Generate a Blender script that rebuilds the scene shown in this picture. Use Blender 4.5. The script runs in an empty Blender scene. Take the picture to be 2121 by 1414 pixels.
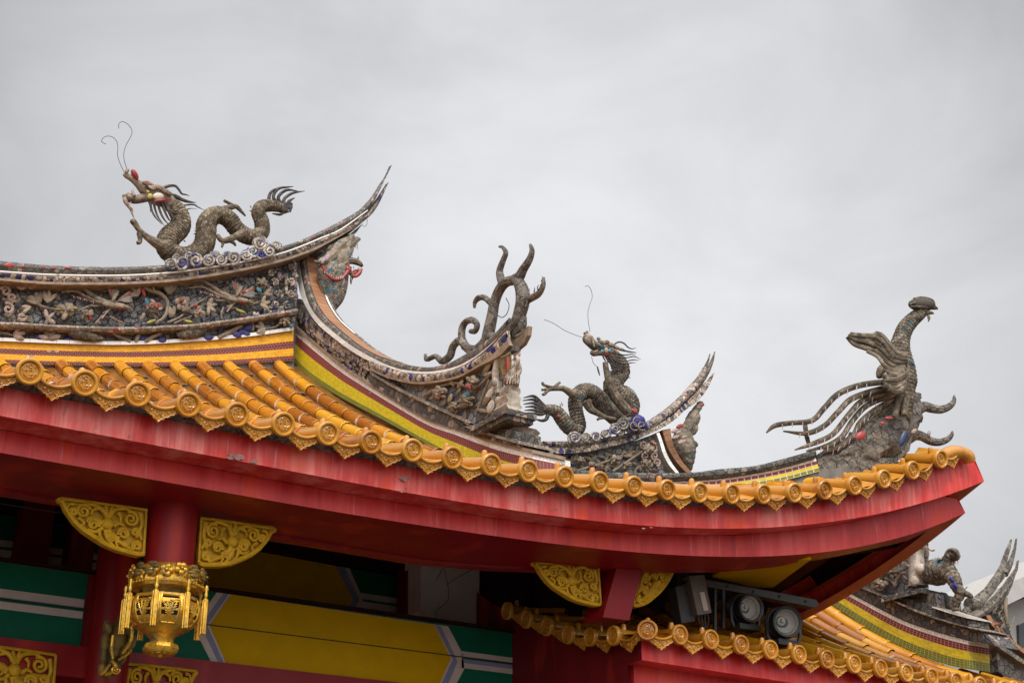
import bpy, math, random
import numpy as np
from mathutils import Vector, Matrix
random.seed(7)
R_=math.radians
SC=bpy.context.scene
COL=SC.collection
# ---------------------------------------------------------------- camera frame (photo pixels -> rays)
FPX=3000.0; PITCH=R_(23.3); AZ=R_(56.5)
cR=np.array([math.sin(AZ),-math.cos(AZ),0]); cH=np.array([math.cos(AZ),math.sin(AZ),0])
cF=cH*math.cos(PITCH)+np.array([0,0,math.sin(PITCH)]); cU=-cH*math.sin(PITCH)+np.array([0,0,math.cos(PITCH)])
CAM=np.array([0,0,1.6])
def ray(x,y): return cF+cR*((x-1060.5)/FPX)+cU*((707-y)/FPX)
class Plane:
    """vertical (or any) plane the photo is measured on; n points to the viewer"""
    def __init__(s,n,p0): s.n=np.array(n,float); s.n/=np.linalg.norm(s.n); s.d=float(s.n@np.array(p0,float))
    def p(s,x,y,off=0.0):
        r=ray(x,y); t=(s.d+off-s.n@CAM)/(s.n@r); return CAM+r*t
def PY(v): return Plane((0,-1,0),(0,v,0))
def PX(v): return Plane((-1,0,0),(v,0,0))
def PZ(v): return Plane((0,0,-1),(0,0,v))
class Fr:
    """a measuring frame: plane + crop of the photo (ox,oy,scale)"""
    def __init__(s,pl,ox=0,oy=0,sc=1.0): s.pl=pl;s.o=(ox,oy);s.s=sc
    def __call__(s,x,y,off=0.0): return s.pl.p(s.o[0]+x*s.s,s.o[1]+y*s.s,off)
    def ax(s,x,y,off=0.0):
        c=s(x,y,off); return c,s(x+1,y,off)-c,s(x,y+1,off)-c
    def unit(s,x,y): 
        c,a,b=s.ax(x,y); return float(np.linalg.norm(b))
    def pts(s,L,off=0.0): return [s(q[0],q[1],off+(q[3] if len(q)>3 else 0)) for q in L]
# ---------------------------------------------------------------- mesh builder
def crom(P,n):
    """catmull-rom resample of a list of tuples to n samples"""
    P=np.array(P,float); m=len(P)
    if m<2: return P
    E=np.vstack([2*P[0]-P[1],P,2*P[-1]-P[-2]])
    d=np.linalg.norm(np.diff(P[:,:3 if P.shape[1]>=3 else 2],axis=0),axis=1); s=np.concatenate([[0],np.cumsum(d)])
    out=[]
    for k in range(n):
        u=s[-1]*k/(n-1); i=min(int(np.searchsorted(s,u,'right'))-1,m-2); i=max(i,0)
        t=(u-s[i])/max(d[i],1e-9)
        p0,p1,p2,p3=E[i],E[i+1],E[i+2],E[i+3]
        out.append(.5*((2*p1)+(-p0+p2)*t+(2*p0-5*p1+4*p2-p3)*t*t+(-p0+3*p1-3*p2+p3)*t**3))
    return np.array(out)
def lin(P,n):
    P=np.array(P,float); d=np.linalg.norm(np.diff(P,axis=0),axis=1); s=np.concatenate([[0],np.cumsum(d)])
    u=np.linspace(0,s[-1],n); return np.stack([np.interp(u,s,P[:,k]) for k in range(P.shape[1])],1)
class G:
    def __init__(s): s.v=[];s.f=[];s.uv=[];s.t=[];s.mi=[];s.m=0;s.tint=.5
    def add(s,V,F,uv=None,t=None):
        b=len(s.v); s.v+= [tuple(map(float,q)) for q in V]
        s.uv+= list(uv) if uv is not None else [(0.,0.)]*len(V)
        s.t+= list(t) if t is not None else [s.tint]*len(V)
        for f in F: s.f.append(tuple(b+i for i in f)); s.mi.append(s.m)
    def tube(s,pts,rad,n=8,caps=True,flat=1.0,up=None,disp=None):
        P=np.array(pts,float); k=len(P)
        rad=np.ones(k)*rad if np.isscalar(rad) else np.array(rad,float)
        T=np.gradient(P,axis=0); T/=np.maximum(np.linalg.norm(T,axis=1),1e-9)[:,None]
        a=np.array(up if up is not None else (0.13,-.9,.31),float)
        V=[];uv=[];L=0.
        for i in range(k):
            a=a-T[i]*(a@T[i]); 
            if np.linalg.norm(a)<1e-6: a=np.cross(T[i],(1,.2,.3))
            a/=np.linalg.norm(a); b=np.cross(T[i],a)
            if i: L+=np.linalg.norm(P[i]-P[i-1])
            for j in range(n):
                th=2*math.pi*j/n; r=rad[i]
                if disp: r=r+disp(L,th,i)
                V.append(P[i]+r*(math.cos(th)*a*flat+math.sin(th)*b)); uv.append((j/n,L))
        F=[(i*n+j,i*n+(j+1)%n,(i+1)*n+(j+1)%n,(i+1)*n+j) for i in range(k-1) for j in range(n)]
        if caps: F+=[tuple(range(n-1,-1,-1)),tuple((k-1)*n+j for j in range(n))]
        s.add(V,F,uv)
    def ell(s,c,ax,ay,az,nu=10,nv=7):
        c,ax,ay,az=[np.array(q,float) for q in(c,ax,ay,az)]
        V=[c+az];F=[]
        for i in range(1,nv):
            ph=math.pi*i/nv
            for j in range(nu):
                th=2*math.pi*j/nu; V.append(c+math.sin(ph)*(math.cos(th)*ax+math.sin(th)*ay)+math.cos(ph)*az)
        V.append(c-az)
        F+=[(0,1+j,1+(j+1)%nu) for j in range(nu)]
        for i in range(nv-2):
            for j in range(nu):
                a=1+i*nu;F.append((a+j,a+nu+j,a+nu+(j+1)%nu,a+(j+1)%nu))
        e=len(V)-1;a=1+(nv-2)*nu;F+=[(e,a+(j+1)%nu,a+j) for j in range(nu)]
        s.add(V,F)
    def ball(s,c,r,nu=10,nv=7): s.ell(c,(r,0,0),(0,r,0),(0,0,r),nu,nv)
    def prism(s,P,off):
        P=[np.array(q,float) for q in P];off=np.array(off,float);n=len(P)
        s.add(P+[q+off for q in P],[tuple(range(n)),tuple(range(2*n-1,n-1,-1))]+[(i,n+i,n+(i+1)%n,(i+1)%n) for i in range(n)])
    def box(s,a,b):
        x0,y0,z0=a;x1,y1,z1=b
        s.add([(x0,y0,z0),(x1,y0,z0),(x1,y1,z0),(x0,y1,z0),(x0,y0,z1),(x1,y0,z1),(x1,y1,z1),(x0,y1,z1)],
              [(0,3,2,1),(4,5,6,7),(0,1,5,4),(1,2,6,5),(2,3,7,6),(3,0,4,7)])
    def grid(s,rows,uv=None,t=None):
        n=len(rows);m=len(rows[0]);V=[q for r in rows for q in r]
        F=[(i*m+j,i*m+j+1,(i+1)*m+j+1,(i+1)*m+j) for i in range(n-1) for j in range(m-1)]
        s.add(V,F,[q for r in uv for q in r] if uv else None,t)
    def band(s,top,bot,thick,n=60,m=4,bulge=0.,nrm=None,vscale=1.0,smooth=True,taper=None):
        """solid slab between two 3d polylines; thick = vector to its back; uv: u metres along, v 0..1 down"""
        T=(crom if smooth else lin)(top,n);B=(crom if smooth else lin)(bot,n);th=np.array(thick,float)
        nr=np.array(nrm if nrm is not None else -th/np.linalg.norm(th),float)
        mid=(T+B)/2;L=np.concatenate([[0],np.cumsum(np.linalg.norm(np.diff(mid,axis=0),axis=1))])
        tp=[1.]*n
        if taper: tp=[1. if k/(n-1)<taper else max(.12,1-(k/(n-1)-taper)/(1-taper)) for k in range(n)]
        ctr=[(T[k]+B[k])/2+th*.5 for k in range(n)]
        if taper:
            pass
        TH=[th*q for q in tp]
        rows=[];uv=[]
        for i in range(m+1):
            f=i/m;rows.append([T[k]*(1-f)+B[k]*f+nr*bulge*math.sin(math.pi*f) for k in range(n)]);uv.append([(L[k],f*vscale) for k in range(n)])
        s.grid(rows,uv)
        s.grid([[T[k]+TH[k] for k in range(n)],[T[k] for k in range(n)]],[[(L[k],0) for k in range(n)],[(L[k],0.) for k in range(n)]])
        s.grid([[B[k] for k in range(n)],[B[k]+TH[k] for k in range(n)]],[[(L[k],vscale) for k in range(n)],[(L[k],vscale) for k in range(n)]])
        s.grid([[B[k]+TH[k] for k in range(n)],[T[k]+TH[k] for k in range(n)]],[[(L[k],vscale) for k in range(n)],[(L[k],0) for k in range(n)]])
        for k in(0,n-1): s.add([T[k],B[k],B[k]+TH[k],T[k]+TH[k]],[(0,1,2,3)],[(0,0),(0,vscale),(np.linalg.norm(TH[k]),vscale),(np.linalg.norm(TH[k]),0)])
    def lathe(s,prof,n=20,M=None,caps=True):
        """profile (r,h) around local Z, M 4x4"""
        M=M or Matrix();V=[]
        for r,h in prof:
            for j in range(n):
                th=2*math.pi*j/n;V.append(M@Vector((r*math.cos(th),r*math.sin(th),h)))
        k=len(prof);F=[(i*n+j,i*n+(j+1)%n,(i+1)*n+(j+1)%n,(i+1)*n+j) for i in range(k-1) for j in range(n)]
        if caps: F+=[tuple(range(n-1,-1,-1)),tuple((k-1)*n+j for j in range(n))]
        s.add(V,F)
    def make(s,name,mats,origin=(0,0,0),sharp=38):
        me=bpy.data.meshes.new(name); o=np.array(origin,float)
        me.from_pydata([tuple(np.array(q)-o) for q in s.v],[],s.f)
        for m in(mats if isinstance(mats,(list,tuple)) else [mats]): me.materials.append(m)
        me.polygons.foreach_set('material_index',s.mi)
        uvl=me.uv_layers.new(name='UVMap')
        li=np.zeros(len(me.loops),int);me.loops.foreach_get('vertex_index',li)
        uvl.data.foreach_set('uv',np.array(s.uv,float)[li].ravel())
        at=me.attributes.new('tint','FLOAT','POINT');at.data.foreach_set('value',np.array(s.t,float))
        me.shade_smooth()
        me.set_sharp_from_angle(angle=R_(sharp))
        me.validate()
        return me
# ---------------------------------------------------------------- scene objects
def thing(name,label,cat,loc=(0,0,0),group=None,kind=None):
    o=bpy.data.objects.new(name,None);COL.objects.link(o);o.location=loc;o.empty_display_size=.1
    o['label']=label;o['category']=cat
    if group:o['group']=group
    if kind:o['kind']=kind
    return o
def root_of(o):
    while o.parent:o=o.parent
    return o
def part(g,name,mats,parent,label=None,sharp=38):
    me=g.make(name,mats,tuple(root_of(parent).location),sharp)
    o=bpy.data.objects.new(name,me);COL.objects.link(o);o.parent=parent
    if label:o['label']=label
    return o
class Each:
    """every piece drawn becomes a part of its own"""
    def __init__(s,fr,name,mat,parent): s.fr=fr;s.a=(name,mat,parent);s.g=G()
    def _do(s,fn,*a,**k):
        g=G();g.tint=s.g.tint;getattr(Rel(g,s.fr),fn)(*a,**k);part(g,*s.a)
    def tube(s,*a,**k): s._do('tube',*a,**k)
    def leaf(s,*a,**k): s._do('leaf',*a,**k)
def shards(fr,L,name,mat,parent):
    """each loose piece of china a part of its own: (x,y,length,angle,width,thick,offset,tint)"""
    for x,y,l,a,w,th,off,t in L:
        g=G();Rel(g,fr).leaf(x,y,l,a,w,th,off,tint=t);part(g,name,mat,parent)
def solo(g,name,mats,label,cat,loc=(0,0,0),group=None,sharp=38):
    o=bpy.data.objects.new(name,g.make(name,mats,loc,sharp));COL.objects.link(o);o.location=loc
    o['label']=label;o['category']=cat
    if group:o['group']=group
    return o
def struct(g,name,mats):
    o=bpy.data.objects.new(name,g.make(name,mats));COL.objects.link(o);o['kind']='structure';return o
# ---------------------------------------------------------------- relief modelling on a measured plane
class Rel:
    def __init__(s,g,fr): s.g=g;s.fr=fr
    def tube(s,L,r=None,off=0.,n=8,res=None,flat=1.0,tint=None):
        """L: (x,y,r[,off]) in frame units; catmull-rom"""
        Q=[(q[0],q[1],(q[2] if len(q)>2 else r),(q[3] if len(q)>3 else 0.)) for q in L]
        k=res or max(6,4*len(Q));C=np.array(Q,float)
        S=crom(np.column_stack([C[:,0],C[:,1],np.zeros(len(C)),C[:,2],C[:,3]]),k)
        u=s.fr.unit(S[0,0],S[0,1])
        P=[s.fr(q[0],q[1],off+q[4]) for q in S];rad=[max(q[3],.3)*u for q in S]
        if tint is not None:s.g.tint=tint
        s.g.tube(P,rad,n,flat=flat,up=s.fr.pl.n)
        s.g.tint=.5
    def leaf(s,x,y,l,ang,w,th=None,off=0.,nu=8,nv=5,tint=None):
        c,a,b=s.fr.ax(x,y,off);u=np.linalg.norm(b);t=R_(ang)
        d=a*math.cos(t)+b*math.sin(t);e=-a*math.sin(t)+b*math.cos(t)
        if tint is not None:s.g.tint=tint
        s.g.ell(c,e*w,s.fr.pl.n*(th if th is not None else w*.5)*u,d*l,nu,nv)
        s.g.tint=.5
    def spiral(s,x,y,r,turns=1.6,rad=3,d=1,start=0.,off=0.,n=7,end=.18):
        k=int(14*turns)+4;L=[]
        for i in range(k):
            f=i/(k-1);th=R_(start)+d*2*math.pi*turns*f;rr=r*(1-f*(1-end))
            L.append((x+rr*math.cos(th),y+rr*math.sin(th),rad*(1-.3*f)))
        u=s.fr.unit(x,y);s.g.tube([s.fr(q[0],q[1],off) for q in L],[q[2]*u for q in L],n,up=s.fr.pl.n)
    def poly(s,L,thick,off=0.):
        s.g.prism([s.fr(x,y,off) for x,y in L],-s.fr.pl.n*thick)
    def band(s,top,bot,thick,off=0.,**k):
        s.g.band([s.fr(x,y,off) for x,y in top],[s.fr(x,y,off) for x,y in bot],-s.fr.pl.n*thick,**k)
# ---------------------------------------------------------------- materials (all procedural)
def newmat(name):
    m=bpy.data.materials.new(name);m.use_nodes=True;nt=m.node_tree
    return m,nt,nt.nodes['Principled BSDF']
def nd(nt,t,ins=None,**kw):
    n=nt.nodes.new(t)
    for k,v in kw.items(): setattr(n,k,v)
    for k,v in(ins or {}).items():
        if hasattr(v,'is_output') or isinstance(v,bpy.types.NodeSocket): nt.links.new(v,n.inputs[k])
        else: n.inputs[k].default_value=v
    return n
def c4(c): return (c[0],c[1],c[2],1.)
def ramp(nt,fac,stops,interp='LINEAR'):
    r=nd(nt,'ShaderNodeValToRGB',{'Fac':fac});r.color_ramp.interpolation=interp;e=r.color_ramp.elements
    e[0].position=stops[0][0];e[0].color=c4(stops[0][1]);e[1].position=stops[1][0];e[1].color=c4(stops[1][1])
    for p,c in stops[2:]:
        q=e.new(p);q.color=c4(c)
    return r.outputs['Color']
def mix(nt,f,a,b,bt='MIX'):
    n=nd(nt,'ShaderNodeMix',data_type='RGBA',blend_type=bt)
    for s,v in((n.inputs[0],f),(n.inputs[6],a),(n.inputs[7],b)):
        if isinstance(v,bpy.types.NodeSocket): nt.links.new(v,s)
        else: s.default_value=v if isinstance(v,float) else c4(v)
    return n.outputs[2]
def math_(nt,op,a,b=0.,c=None):
    n=nd(nt,'ShaderNodeMath',operation=op)
    for i,v in enumerate((a,b) if c is None else (a,b,c)):
        if isinstance(v,bpy.types.NodeSocket): nt.links.new(v,n.inputs[i])
        else:n.inputs[i].default_value=v
    return n.outputs[0]
def geo(nt): return nd(nt,'ShaderNodeNewGeometry').outputs['Position']
def mapv(nt,v,sc): 
    return nd(nt,'ShaderNodeMapping',{'Vector':v,'Scale':sc}).outputs['Vector']
def noise(nt,v,scale,detail=4.,rough=.6):
    return nd(nt,'ShaderNodeTexNoise',{'Vector':v,'Scale':scale,'Detail':detail,'Roughness':rough}).outputs['Fac']
def vor(nt,v,scale,feature='F1',out='Distance',rnd=1.0):
    return nd(nt,'ShaderNodeTexVoronoi',{'Vector':v,'Scale':scale,'Randomness':rnd},feature=feature).outputs[out]
def bump(nt,b,h,strength=.5,dist=.01):
    n=nd(nt,'ShaderNodeBump',{'Height':h,'Strength':strength,'Distance':dist});nt.links.new(n.outputs[0],b.inputs['Normal'])
def step(nt,v,lo,hi):
    return nd(nt,'ShaderNodeMapRange',{'Value':v,'From Min':lo,'From Max':hi}).outputs[0]
def setc(nt,b,col,rough=.6,spec=None,metal=0.,coat=0.):
    if isinstance(col,bpy.types.NodeSocket): nt.links.new(col,b.inputs['Base Color'])
    else:b.inputs['Base Color'].default_value=c4(col)
    if isinstance(rough,bpy.types.NodeSocket): nt.links.new(rough,b.inputs['Roughness'])
    else:b.inputs['Roughness'].default_value=rough
    if spec is not None:b.inputs['Specular IOR Level'].default_value=spec
    b.inputs['Metallic'].default_value=metal
    b.inputs['Coat Weight'].default_value=coat;b.inputs['Coat Roughness'].default_value=.12
def objc(nt): return nd(nt,'ShaderNodeTexCoord').outputs['Object']

def m_glaze(name,base,dark,light,dirt=.5,rough=.22):
    m,nt,b=newmat(name);p=objc(nt);rnd=nd(nt,'ShaderNodeObjectInfo').outputs['Random']
    pr=nd(nt,'ShaderNodeVectorMath',{0:p,1:rnd},operation='ADD').outputs[0]
    t=nd(nt,'ShaderNodeAttribute',attribute_name='tint').outputs['Fac']
    n1=noise(nt,mapv(nt,pr,(14,5,14)),1.,5.,.65);f=math_(nt,'ADD',math_(nt,'MULTIPLY',n1,.75),math_(nt,'MULTIPLY',math_(nt,'SUBTRACT',t,.38),.8))
    f=math_(nt,'ADD',f,math_(nt,'MULTIPLY',math_(nt,'SUBTRACT',rnd,.5),.34))
    c=ramp(nt,f,[(.15,dark),(.42,base),(.78,light)])
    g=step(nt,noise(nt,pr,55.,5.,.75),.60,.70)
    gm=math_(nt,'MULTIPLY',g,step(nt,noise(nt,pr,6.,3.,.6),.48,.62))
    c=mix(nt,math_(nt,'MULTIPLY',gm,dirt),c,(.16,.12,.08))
    ch=math_(nt,'MULTIPLY',step(nt,noise(nt,pr,30.,6.,.8),.70,.73),step(nt,noise(nt,pr,3.,2.,.5),.52,.6))
    c=mix(nt,math_(nt,'MULTIPLY',ch,.75*min(1,dirt*1.6)),c,(.62,.55,.46))
    setc(nt,b,c,math_(nt,'ADD',math_(nt,'MULTIPLY',gm,.35),rough),.5,coat=.5)
    bump(nt,b,n1,.25,.004);return m
def m_red(name,c1,c2,c3,rough=.38,streak=1.,chips=True):
    m,nt,b=newmat(name);p=geo(nt)
    s=noise(nt,mapv(nt,p,(4.5,4.5,.7)),1.7,6.,.62);s2=noise(nt,mapv(nt,p,(1.,1.,.35)),2.6,3.,.5);s3=noise(nt,mapv(nt,p,(20.,20.,1.6)),1.5,5.,.65)
    f=math_(nt,'ADD',math_(nt,'MULTIPLY',s,.55*streak),math_(nt,'MULTIPLY',s2,.45));f=math_(nt,'ADD',f,math_(nt,'MULTIPLY',math_(nt,'SUBTRACT',s3,.5),.3*streak))
    c=ramp(nt,f,[(.34,c1),(.48,c2),(.64,c3)])
    o=step(nt,noise(nt,mapv(nt,p,(2.2,2.2,.5)),1.7,2.,.5),.57,.66)
    c=mix(nt,math_(nt,'MULTIPLY',o,.75*streak),c,(.72,.055,.012))
    d=step(nt,noise(nt,mapv(nt,p,(6.,6.,1.)),2.6,6.,.72),.58,.74)
    c=mix(nt,math_(nt,'MULTIPLY',d,.55*streak),c,(.13,.012,.018))
    if chips:
        k=math_(nt,'MULTIPLY',step(nt,noise(nt,mapv(nt,p,(1,1,2.2)),16.,5.,.6),.735,.745),step(nt,noise(nt,p,1.1,1.,.5),.50,.56))
        c=mix(nt,k,c,(.42,.33,.30))
        w=math_(nt,'MULTIPLY',step(nt,noise(nt,mapv(nt,p,(22.,22.,1.1)),1.9,5.,.6),.63,.74),.55*streak)
        c=mix(nt,w,c,(.70,.34,.33))
    setc(nt,b,c,math_(nt,'ADD',math_(nt,'MULTIPLY',s,.22),rough-.1),.5)
    b.inputs['Specular IOR Level'].default_value=.32;bump(nt,b,s3,.08,.003);return m
def m_mosaic(name,rows,cw=.03,grout=(.55,.50,.42),rough=.3,miss=.015,gw=.09,brick=False,dirtc=(.12,.10,.07),dirt=.35,voff=0.):
    """rows: list of colours from the top edge down, one per row; v in 0..1"""
    m,nt,b=newmat(name);N=len(rows)
    uv=nd(nt,'ShaderNodeUVMap').outputs['UV'];x=nd(nt,'ShaderNodeSeparateXYZ',{0:uv})
    v=math_(nt,'MULTIPLY',x.outputs[1],float(N));r=math_(nt,'FLOOR',v);u=math_(nt,'DIVIDE',x.outputs[0],cw)
    if brick: u=math_(nt,'ADD',u,math_(nt,'MULTIPLY',r,.47))
    cu=math_(nt,'FLOOR',u);fu=math_(nt,'FRACT',u);fv=math_(nt,'FRACT',v)
    cid=nd(nt,'ShaderNodeCombineXYZ',{0:cu,1:r});w=nd(nt,'ShaderNodeTexWhiteNoise',{'Vector':cid.outputs[0]},noise_dimensions='2D')
    st=[]
    for i,cc in enumerate(rows): 
        if i==0 or rows[i]!=rows[i-1]: st.append((i/N,cc))
    if len(st)<2: st.append((.999,rows[0]))
    col=ramp(nt,math_(nt,'DIVIDE',math_(nt,'ADD',r,.5),float(N)),st,'CONSTANT')
    val=w.outputs['Value']
    col=mix(nt,1.,col,ramp(nt,val,[(0.,(.80,.80,.80)),(1.,(1.08,1.08,1.08))]),'MULTIPLY')
    p=geo(nt);nz=noise(nt,p,7.,5.,.65)
    e=math_(nt,'MINIMUM',math_(nt,'MINIMUM',fu,math_(nt,'SUBTRACT',1.,fu)),math_(nt,'MINIMUM',fv,math_(nt,'SUBTRACT',1.,fv)))
    gm=step(nt,e,gw,gw*.45)
    gm=math_(nt,'MAXIMUM',gm,math_(nt,'LESS_THAN',w.outputs['Color'],miss) if False else gm)
    ms=math_(nt,'LESS_THAN',nd(nt,'ShaderNodeTexWhiteNoise',{'Vector':nd(nt,'ShaderNodeCombineXYZ',{0:cu,1:r,2:3.}).outputs[0]},noise_dimensions='3D').outputs['Value'],miss)
    col=mix(nt,gm,col,grout);col=mix(nt,ms,col,(.35,.32,.28))
    col=mix(nt,math_(nt,'MULTIPLY',step(nt,nz,.52,.75),dirt),col,dirtc)
    setc(nt,b,col,math_(nt,'ADD',math_(nt,'MULTIPLY',gm,.3),rough+.15),.3)
    bump(nt,b,math_(nt,'SUBTRACT',1.,gm),.5,.003);return m
def m_shard(name,stops,scale=16.,warp=0.,grime=(.035,.032,.028),gr=(.45,.62),uvm=None,rough=.7,edge=.05,bs=.8,patch=None,seed=0.):
    """broken-china mosaic over weathered mortar"""
    m,nt,b=newmat(name);p=geo(nt) 
    p=mapv(nt,p,(1,1,1)) if uvm is None else mapv(nt,p,uvm)
    if seed: p=nd(nt,'ShaderNodeVectorMath',{0:p,1:(seed,seed*.7,seed*1.3)},operation='ADD').outputs[0]
    pj=nd(nt,'ShaderNodeVectorMath',{0:p,1:nd(nt,'ShaderNodeTexNoise',{'Vector':p,'Scale':scale*.6,'Detail':2.}).outputs['Color']},operation='MULTIPLY_ADD')
    pj.inputs[2].default_value=(0,0,0)
    if warp:
        wv=nd(nt,'ShaderNodeVectorMath',{0:nd(nt,'ShaderNodeTexNoise',{'Vector':p,'Scale':scale*.5,'Detail':4.,'Roughness':.65}).outputs['Color'],'Scale':warp},operation='SCALE').outputs[0]
        p=nd(nt,'ShaderNodeVectorMath',{0:p,1:wv},operation='ADD').outputs[0]
    vc=vor(nt,p,scale,'F1','Color');h=nd(nt,'ShaderNodeSeparateColor',{0:vc});ed=vor(nt,p,scale,'DISTANCE_TO_EDGE')
    col=ramp(nt,h.outputs[0],stops,'CONSTANT')
    col=mix(nt,1.,col,ramp(nt,h.outputs[1],[(0.,(.6,.6,.6)),(1.,(1.15,1.15,1.15))]),'MULTIPLY')
    em=step(nt,ed,edge,edge*.4);col=mix(nt,em,col,grime)
    n=noise(nt,p,scale*.22,7.,.72);n2=noise(nt,p,scale*2.2,5.,.7)
    f=math_(nt,'ADD',math_(nt,'MULTIPLY',n,.7),math_(nt,'MULTIPLY',n2,.3))
    col=mix(nt,math_(nt,'MULTIPLY',step(nt,f,gr[0],gr[1]),.92),col,mix(nt,step(nt,n2,.42,.62),grime,tuple(min(1,k*3.4+.02) for k in grime)))
    setc(nt,b,col,math_(nt,'ADD',math_(nt,'MULTIPLY',step(nt,f,gr[0],gr[1]),.2),rough-.1),.4)
    hh=math_(nt,'ADD',math_(nt,'MULTIPLY',step(nt,ed,0.,edge*1.5),.7),math_(nt,'MULTIPLY',n2,.6))
    bump(nt,b,hh,bs,.012);return m
def m_skin(name,c0,c1,c2,spots=None,scale=30.,rough=.75,uvs=None,vcw=.15):
    """weathered ceramic skin: dirt and pale worn patches, optional coloured shards"""
    m,nt,b=newmat(name);p=geo(nt)
    n=noise(nt,p,scale*.35,7.,.7);n2=noise(nt,p,scale*1.6,5.,.7);vc=nd(nt,'ShaderNodeSeparateColor',{0:vor(nt,p,scale,'F1','Color')})
    f=math_(nt,'ADD',math_(nt,'MULTIPLY',n,.55),math_(nt,'ADD',math_(nt,'MULTIPLY',n2,.3),math_(nt,'MULTIPLY',vc.outputs[1],vcw)))
    t=nd(nt,'ShaderNodeAttribute',attribute_name='tint').outputs['Fac']
    f=math_(nt,'ADD',f,math_(nt,'MULTIPLY',math_(nt,'SUBTRACT',t,.5),.3))
    jt=None
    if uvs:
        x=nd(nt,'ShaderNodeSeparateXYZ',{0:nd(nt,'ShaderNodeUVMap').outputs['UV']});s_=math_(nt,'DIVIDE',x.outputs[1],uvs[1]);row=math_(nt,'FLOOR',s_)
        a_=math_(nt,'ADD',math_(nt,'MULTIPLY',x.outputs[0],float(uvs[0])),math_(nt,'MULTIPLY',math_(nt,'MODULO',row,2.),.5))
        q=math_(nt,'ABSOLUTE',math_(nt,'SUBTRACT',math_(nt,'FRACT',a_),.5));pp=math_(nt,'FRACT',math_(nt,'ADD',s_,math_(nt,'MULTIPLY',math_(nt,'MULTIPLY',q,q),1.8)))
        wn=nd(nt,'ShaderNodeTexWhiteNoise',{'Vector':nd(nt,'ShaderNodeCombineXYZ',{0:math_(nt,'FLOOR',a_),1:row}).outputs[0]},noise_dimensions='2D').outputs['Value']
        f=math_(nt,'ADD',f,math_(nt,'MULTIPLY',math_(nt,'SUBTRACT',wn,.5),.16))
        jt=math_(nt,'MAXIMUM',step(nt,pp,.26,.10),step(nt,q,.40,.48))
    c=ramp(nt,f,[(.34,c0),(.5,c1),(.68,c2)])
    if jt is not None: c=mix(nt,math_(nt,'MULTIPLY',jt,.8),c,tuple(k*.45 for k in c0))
    if spots:
        for k,(cc,lo,sc) in enumerate(spots):
            q=nd(nt,'ShaderNodeVectorMath',{0:p,1:(3.1*k+1,1.7*k,2.3)},operation='ADD').outputs[0]
            z=math_(nt,'MULTIPLY',step(nt,noise(nt,q,sc,2.,.5),lo,lo+.03),step(nt,n2,.62,.5))
            c=mix(nt,math_(nt,'MULTIPLY',z,.85),c,cc)
    setc(nt,b,c,rough,.35);bump(nt,b,math_(nt,'ADD',n2,math_(nt,'MULTIPLY',n,.6)),.7,.008);return m
def m_tintcol(name,stops,rough=.6,grime=.6,gc=(.05,.045,.035),gscale=22.):
    """colour chosen per piece through its tint attribute"""
    m,nt,b=newmat(name);p=geo(nt);t=nd(nt,'ShaderNodeAttribute',attribute_name='tint').outputs['Fac']
    c=ramp(nt,t,stops,'CONSTANT');n=noise(nt,p,gscale,6.,.72);n2=noise(nt,p,gscale*.3,3.,.6)
    c=mix(nt,math_(nt,'MULTIPLY',step(nt,math_(nt,'ADD',math_(nt,'MULTIPLY',n,.6),math_(nt,'MULTIPLY',n2,.4)),.45,.62),grime),c,gc)
    setc(nt,b,c,rough,.4);bump(nt,b,n,.5,.006);return m
def m_plain(name,c,rough=.6,var=.35,scale=12.,metal=0.,spec=.5,bs=.15,c2=None):
    m,nt,b=newmat(name);p=geo(nt);n=noise(nt,p,scale,6.,.65)
    col=ramp(nt,n,[(.3,tuple(k*(1-var) for k in c)),(.7,c2 or tuple(min(1,k*(1+var*.6)) for k in c))])
    setc(nt,b,col,math_(nt,'ADD',math_(nt,'MULTIPLY',n,.2),rough-.1),spec,metal);bump(nt,b,n,bs,.004);return m
M={}
AMB=((.58,.205,.004),(.36,.105,.003),(.74,.34,.016))
M['tile']=m_glaze('amber_glaze',*AMB,dirt=.38,rough=.2)
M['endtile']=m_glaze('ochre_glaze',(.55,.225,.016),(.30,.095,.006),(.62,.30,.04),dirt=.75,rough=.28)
M['pan']=m_glaze('pan_glaze',(.16,.060,.008),(.045,.026,.012),(.38,.14,.01),dirt=.95,rough=.5)
M['mortar']=m_plain('mortar',(.20,.18,.155),.85,.5,9.,bs=.5)
M['palemortar']=m_plain('pale_mortar',(.55,.45,.33),.8,.4,20.)
M['flake']=m_plain('bare_undercoat',(.34,.10,.09),.7,.5,40.,c2=(.50,.30,.27))
M['moss']=m_shard('mossy_mortar',[(0.,(.10,.09,.08)),(.35,(.16,.145,.125)),(.62,(.07,.065,.06)),(.8,(.30,.27,.22)),(.95,(.36,.13,.11))],22.,grime=(.03,.03,.027),gr=(.40,.60),bs=1.)
M['red']=m_red('red_paint',(.45,.016,.016),(.66,.054,.044),(.82,.23,.19),.34)
M['red2']=m_red('red_paint_sheltered',(.50,.018,.020),(.66,.048,.045),(.78,.15,.13),.32,.8)
M['redin']=m_red('red_paint_inside_and_shaded',(.16,.005,.010),(.21,.007,.013),(.26,.012,.018),.55,.5,False)
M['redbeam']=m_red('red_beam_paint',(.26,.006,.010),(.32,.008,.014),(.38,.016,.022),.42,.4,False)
M['orangered']=m_red('red_paint_warm_bounce',(.30,.05,.018),(.38,.075,.022),(.46,.11,.035),.5,.8,False)  # warm light reflected onto the side eave's underside, put into the colour
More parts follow.
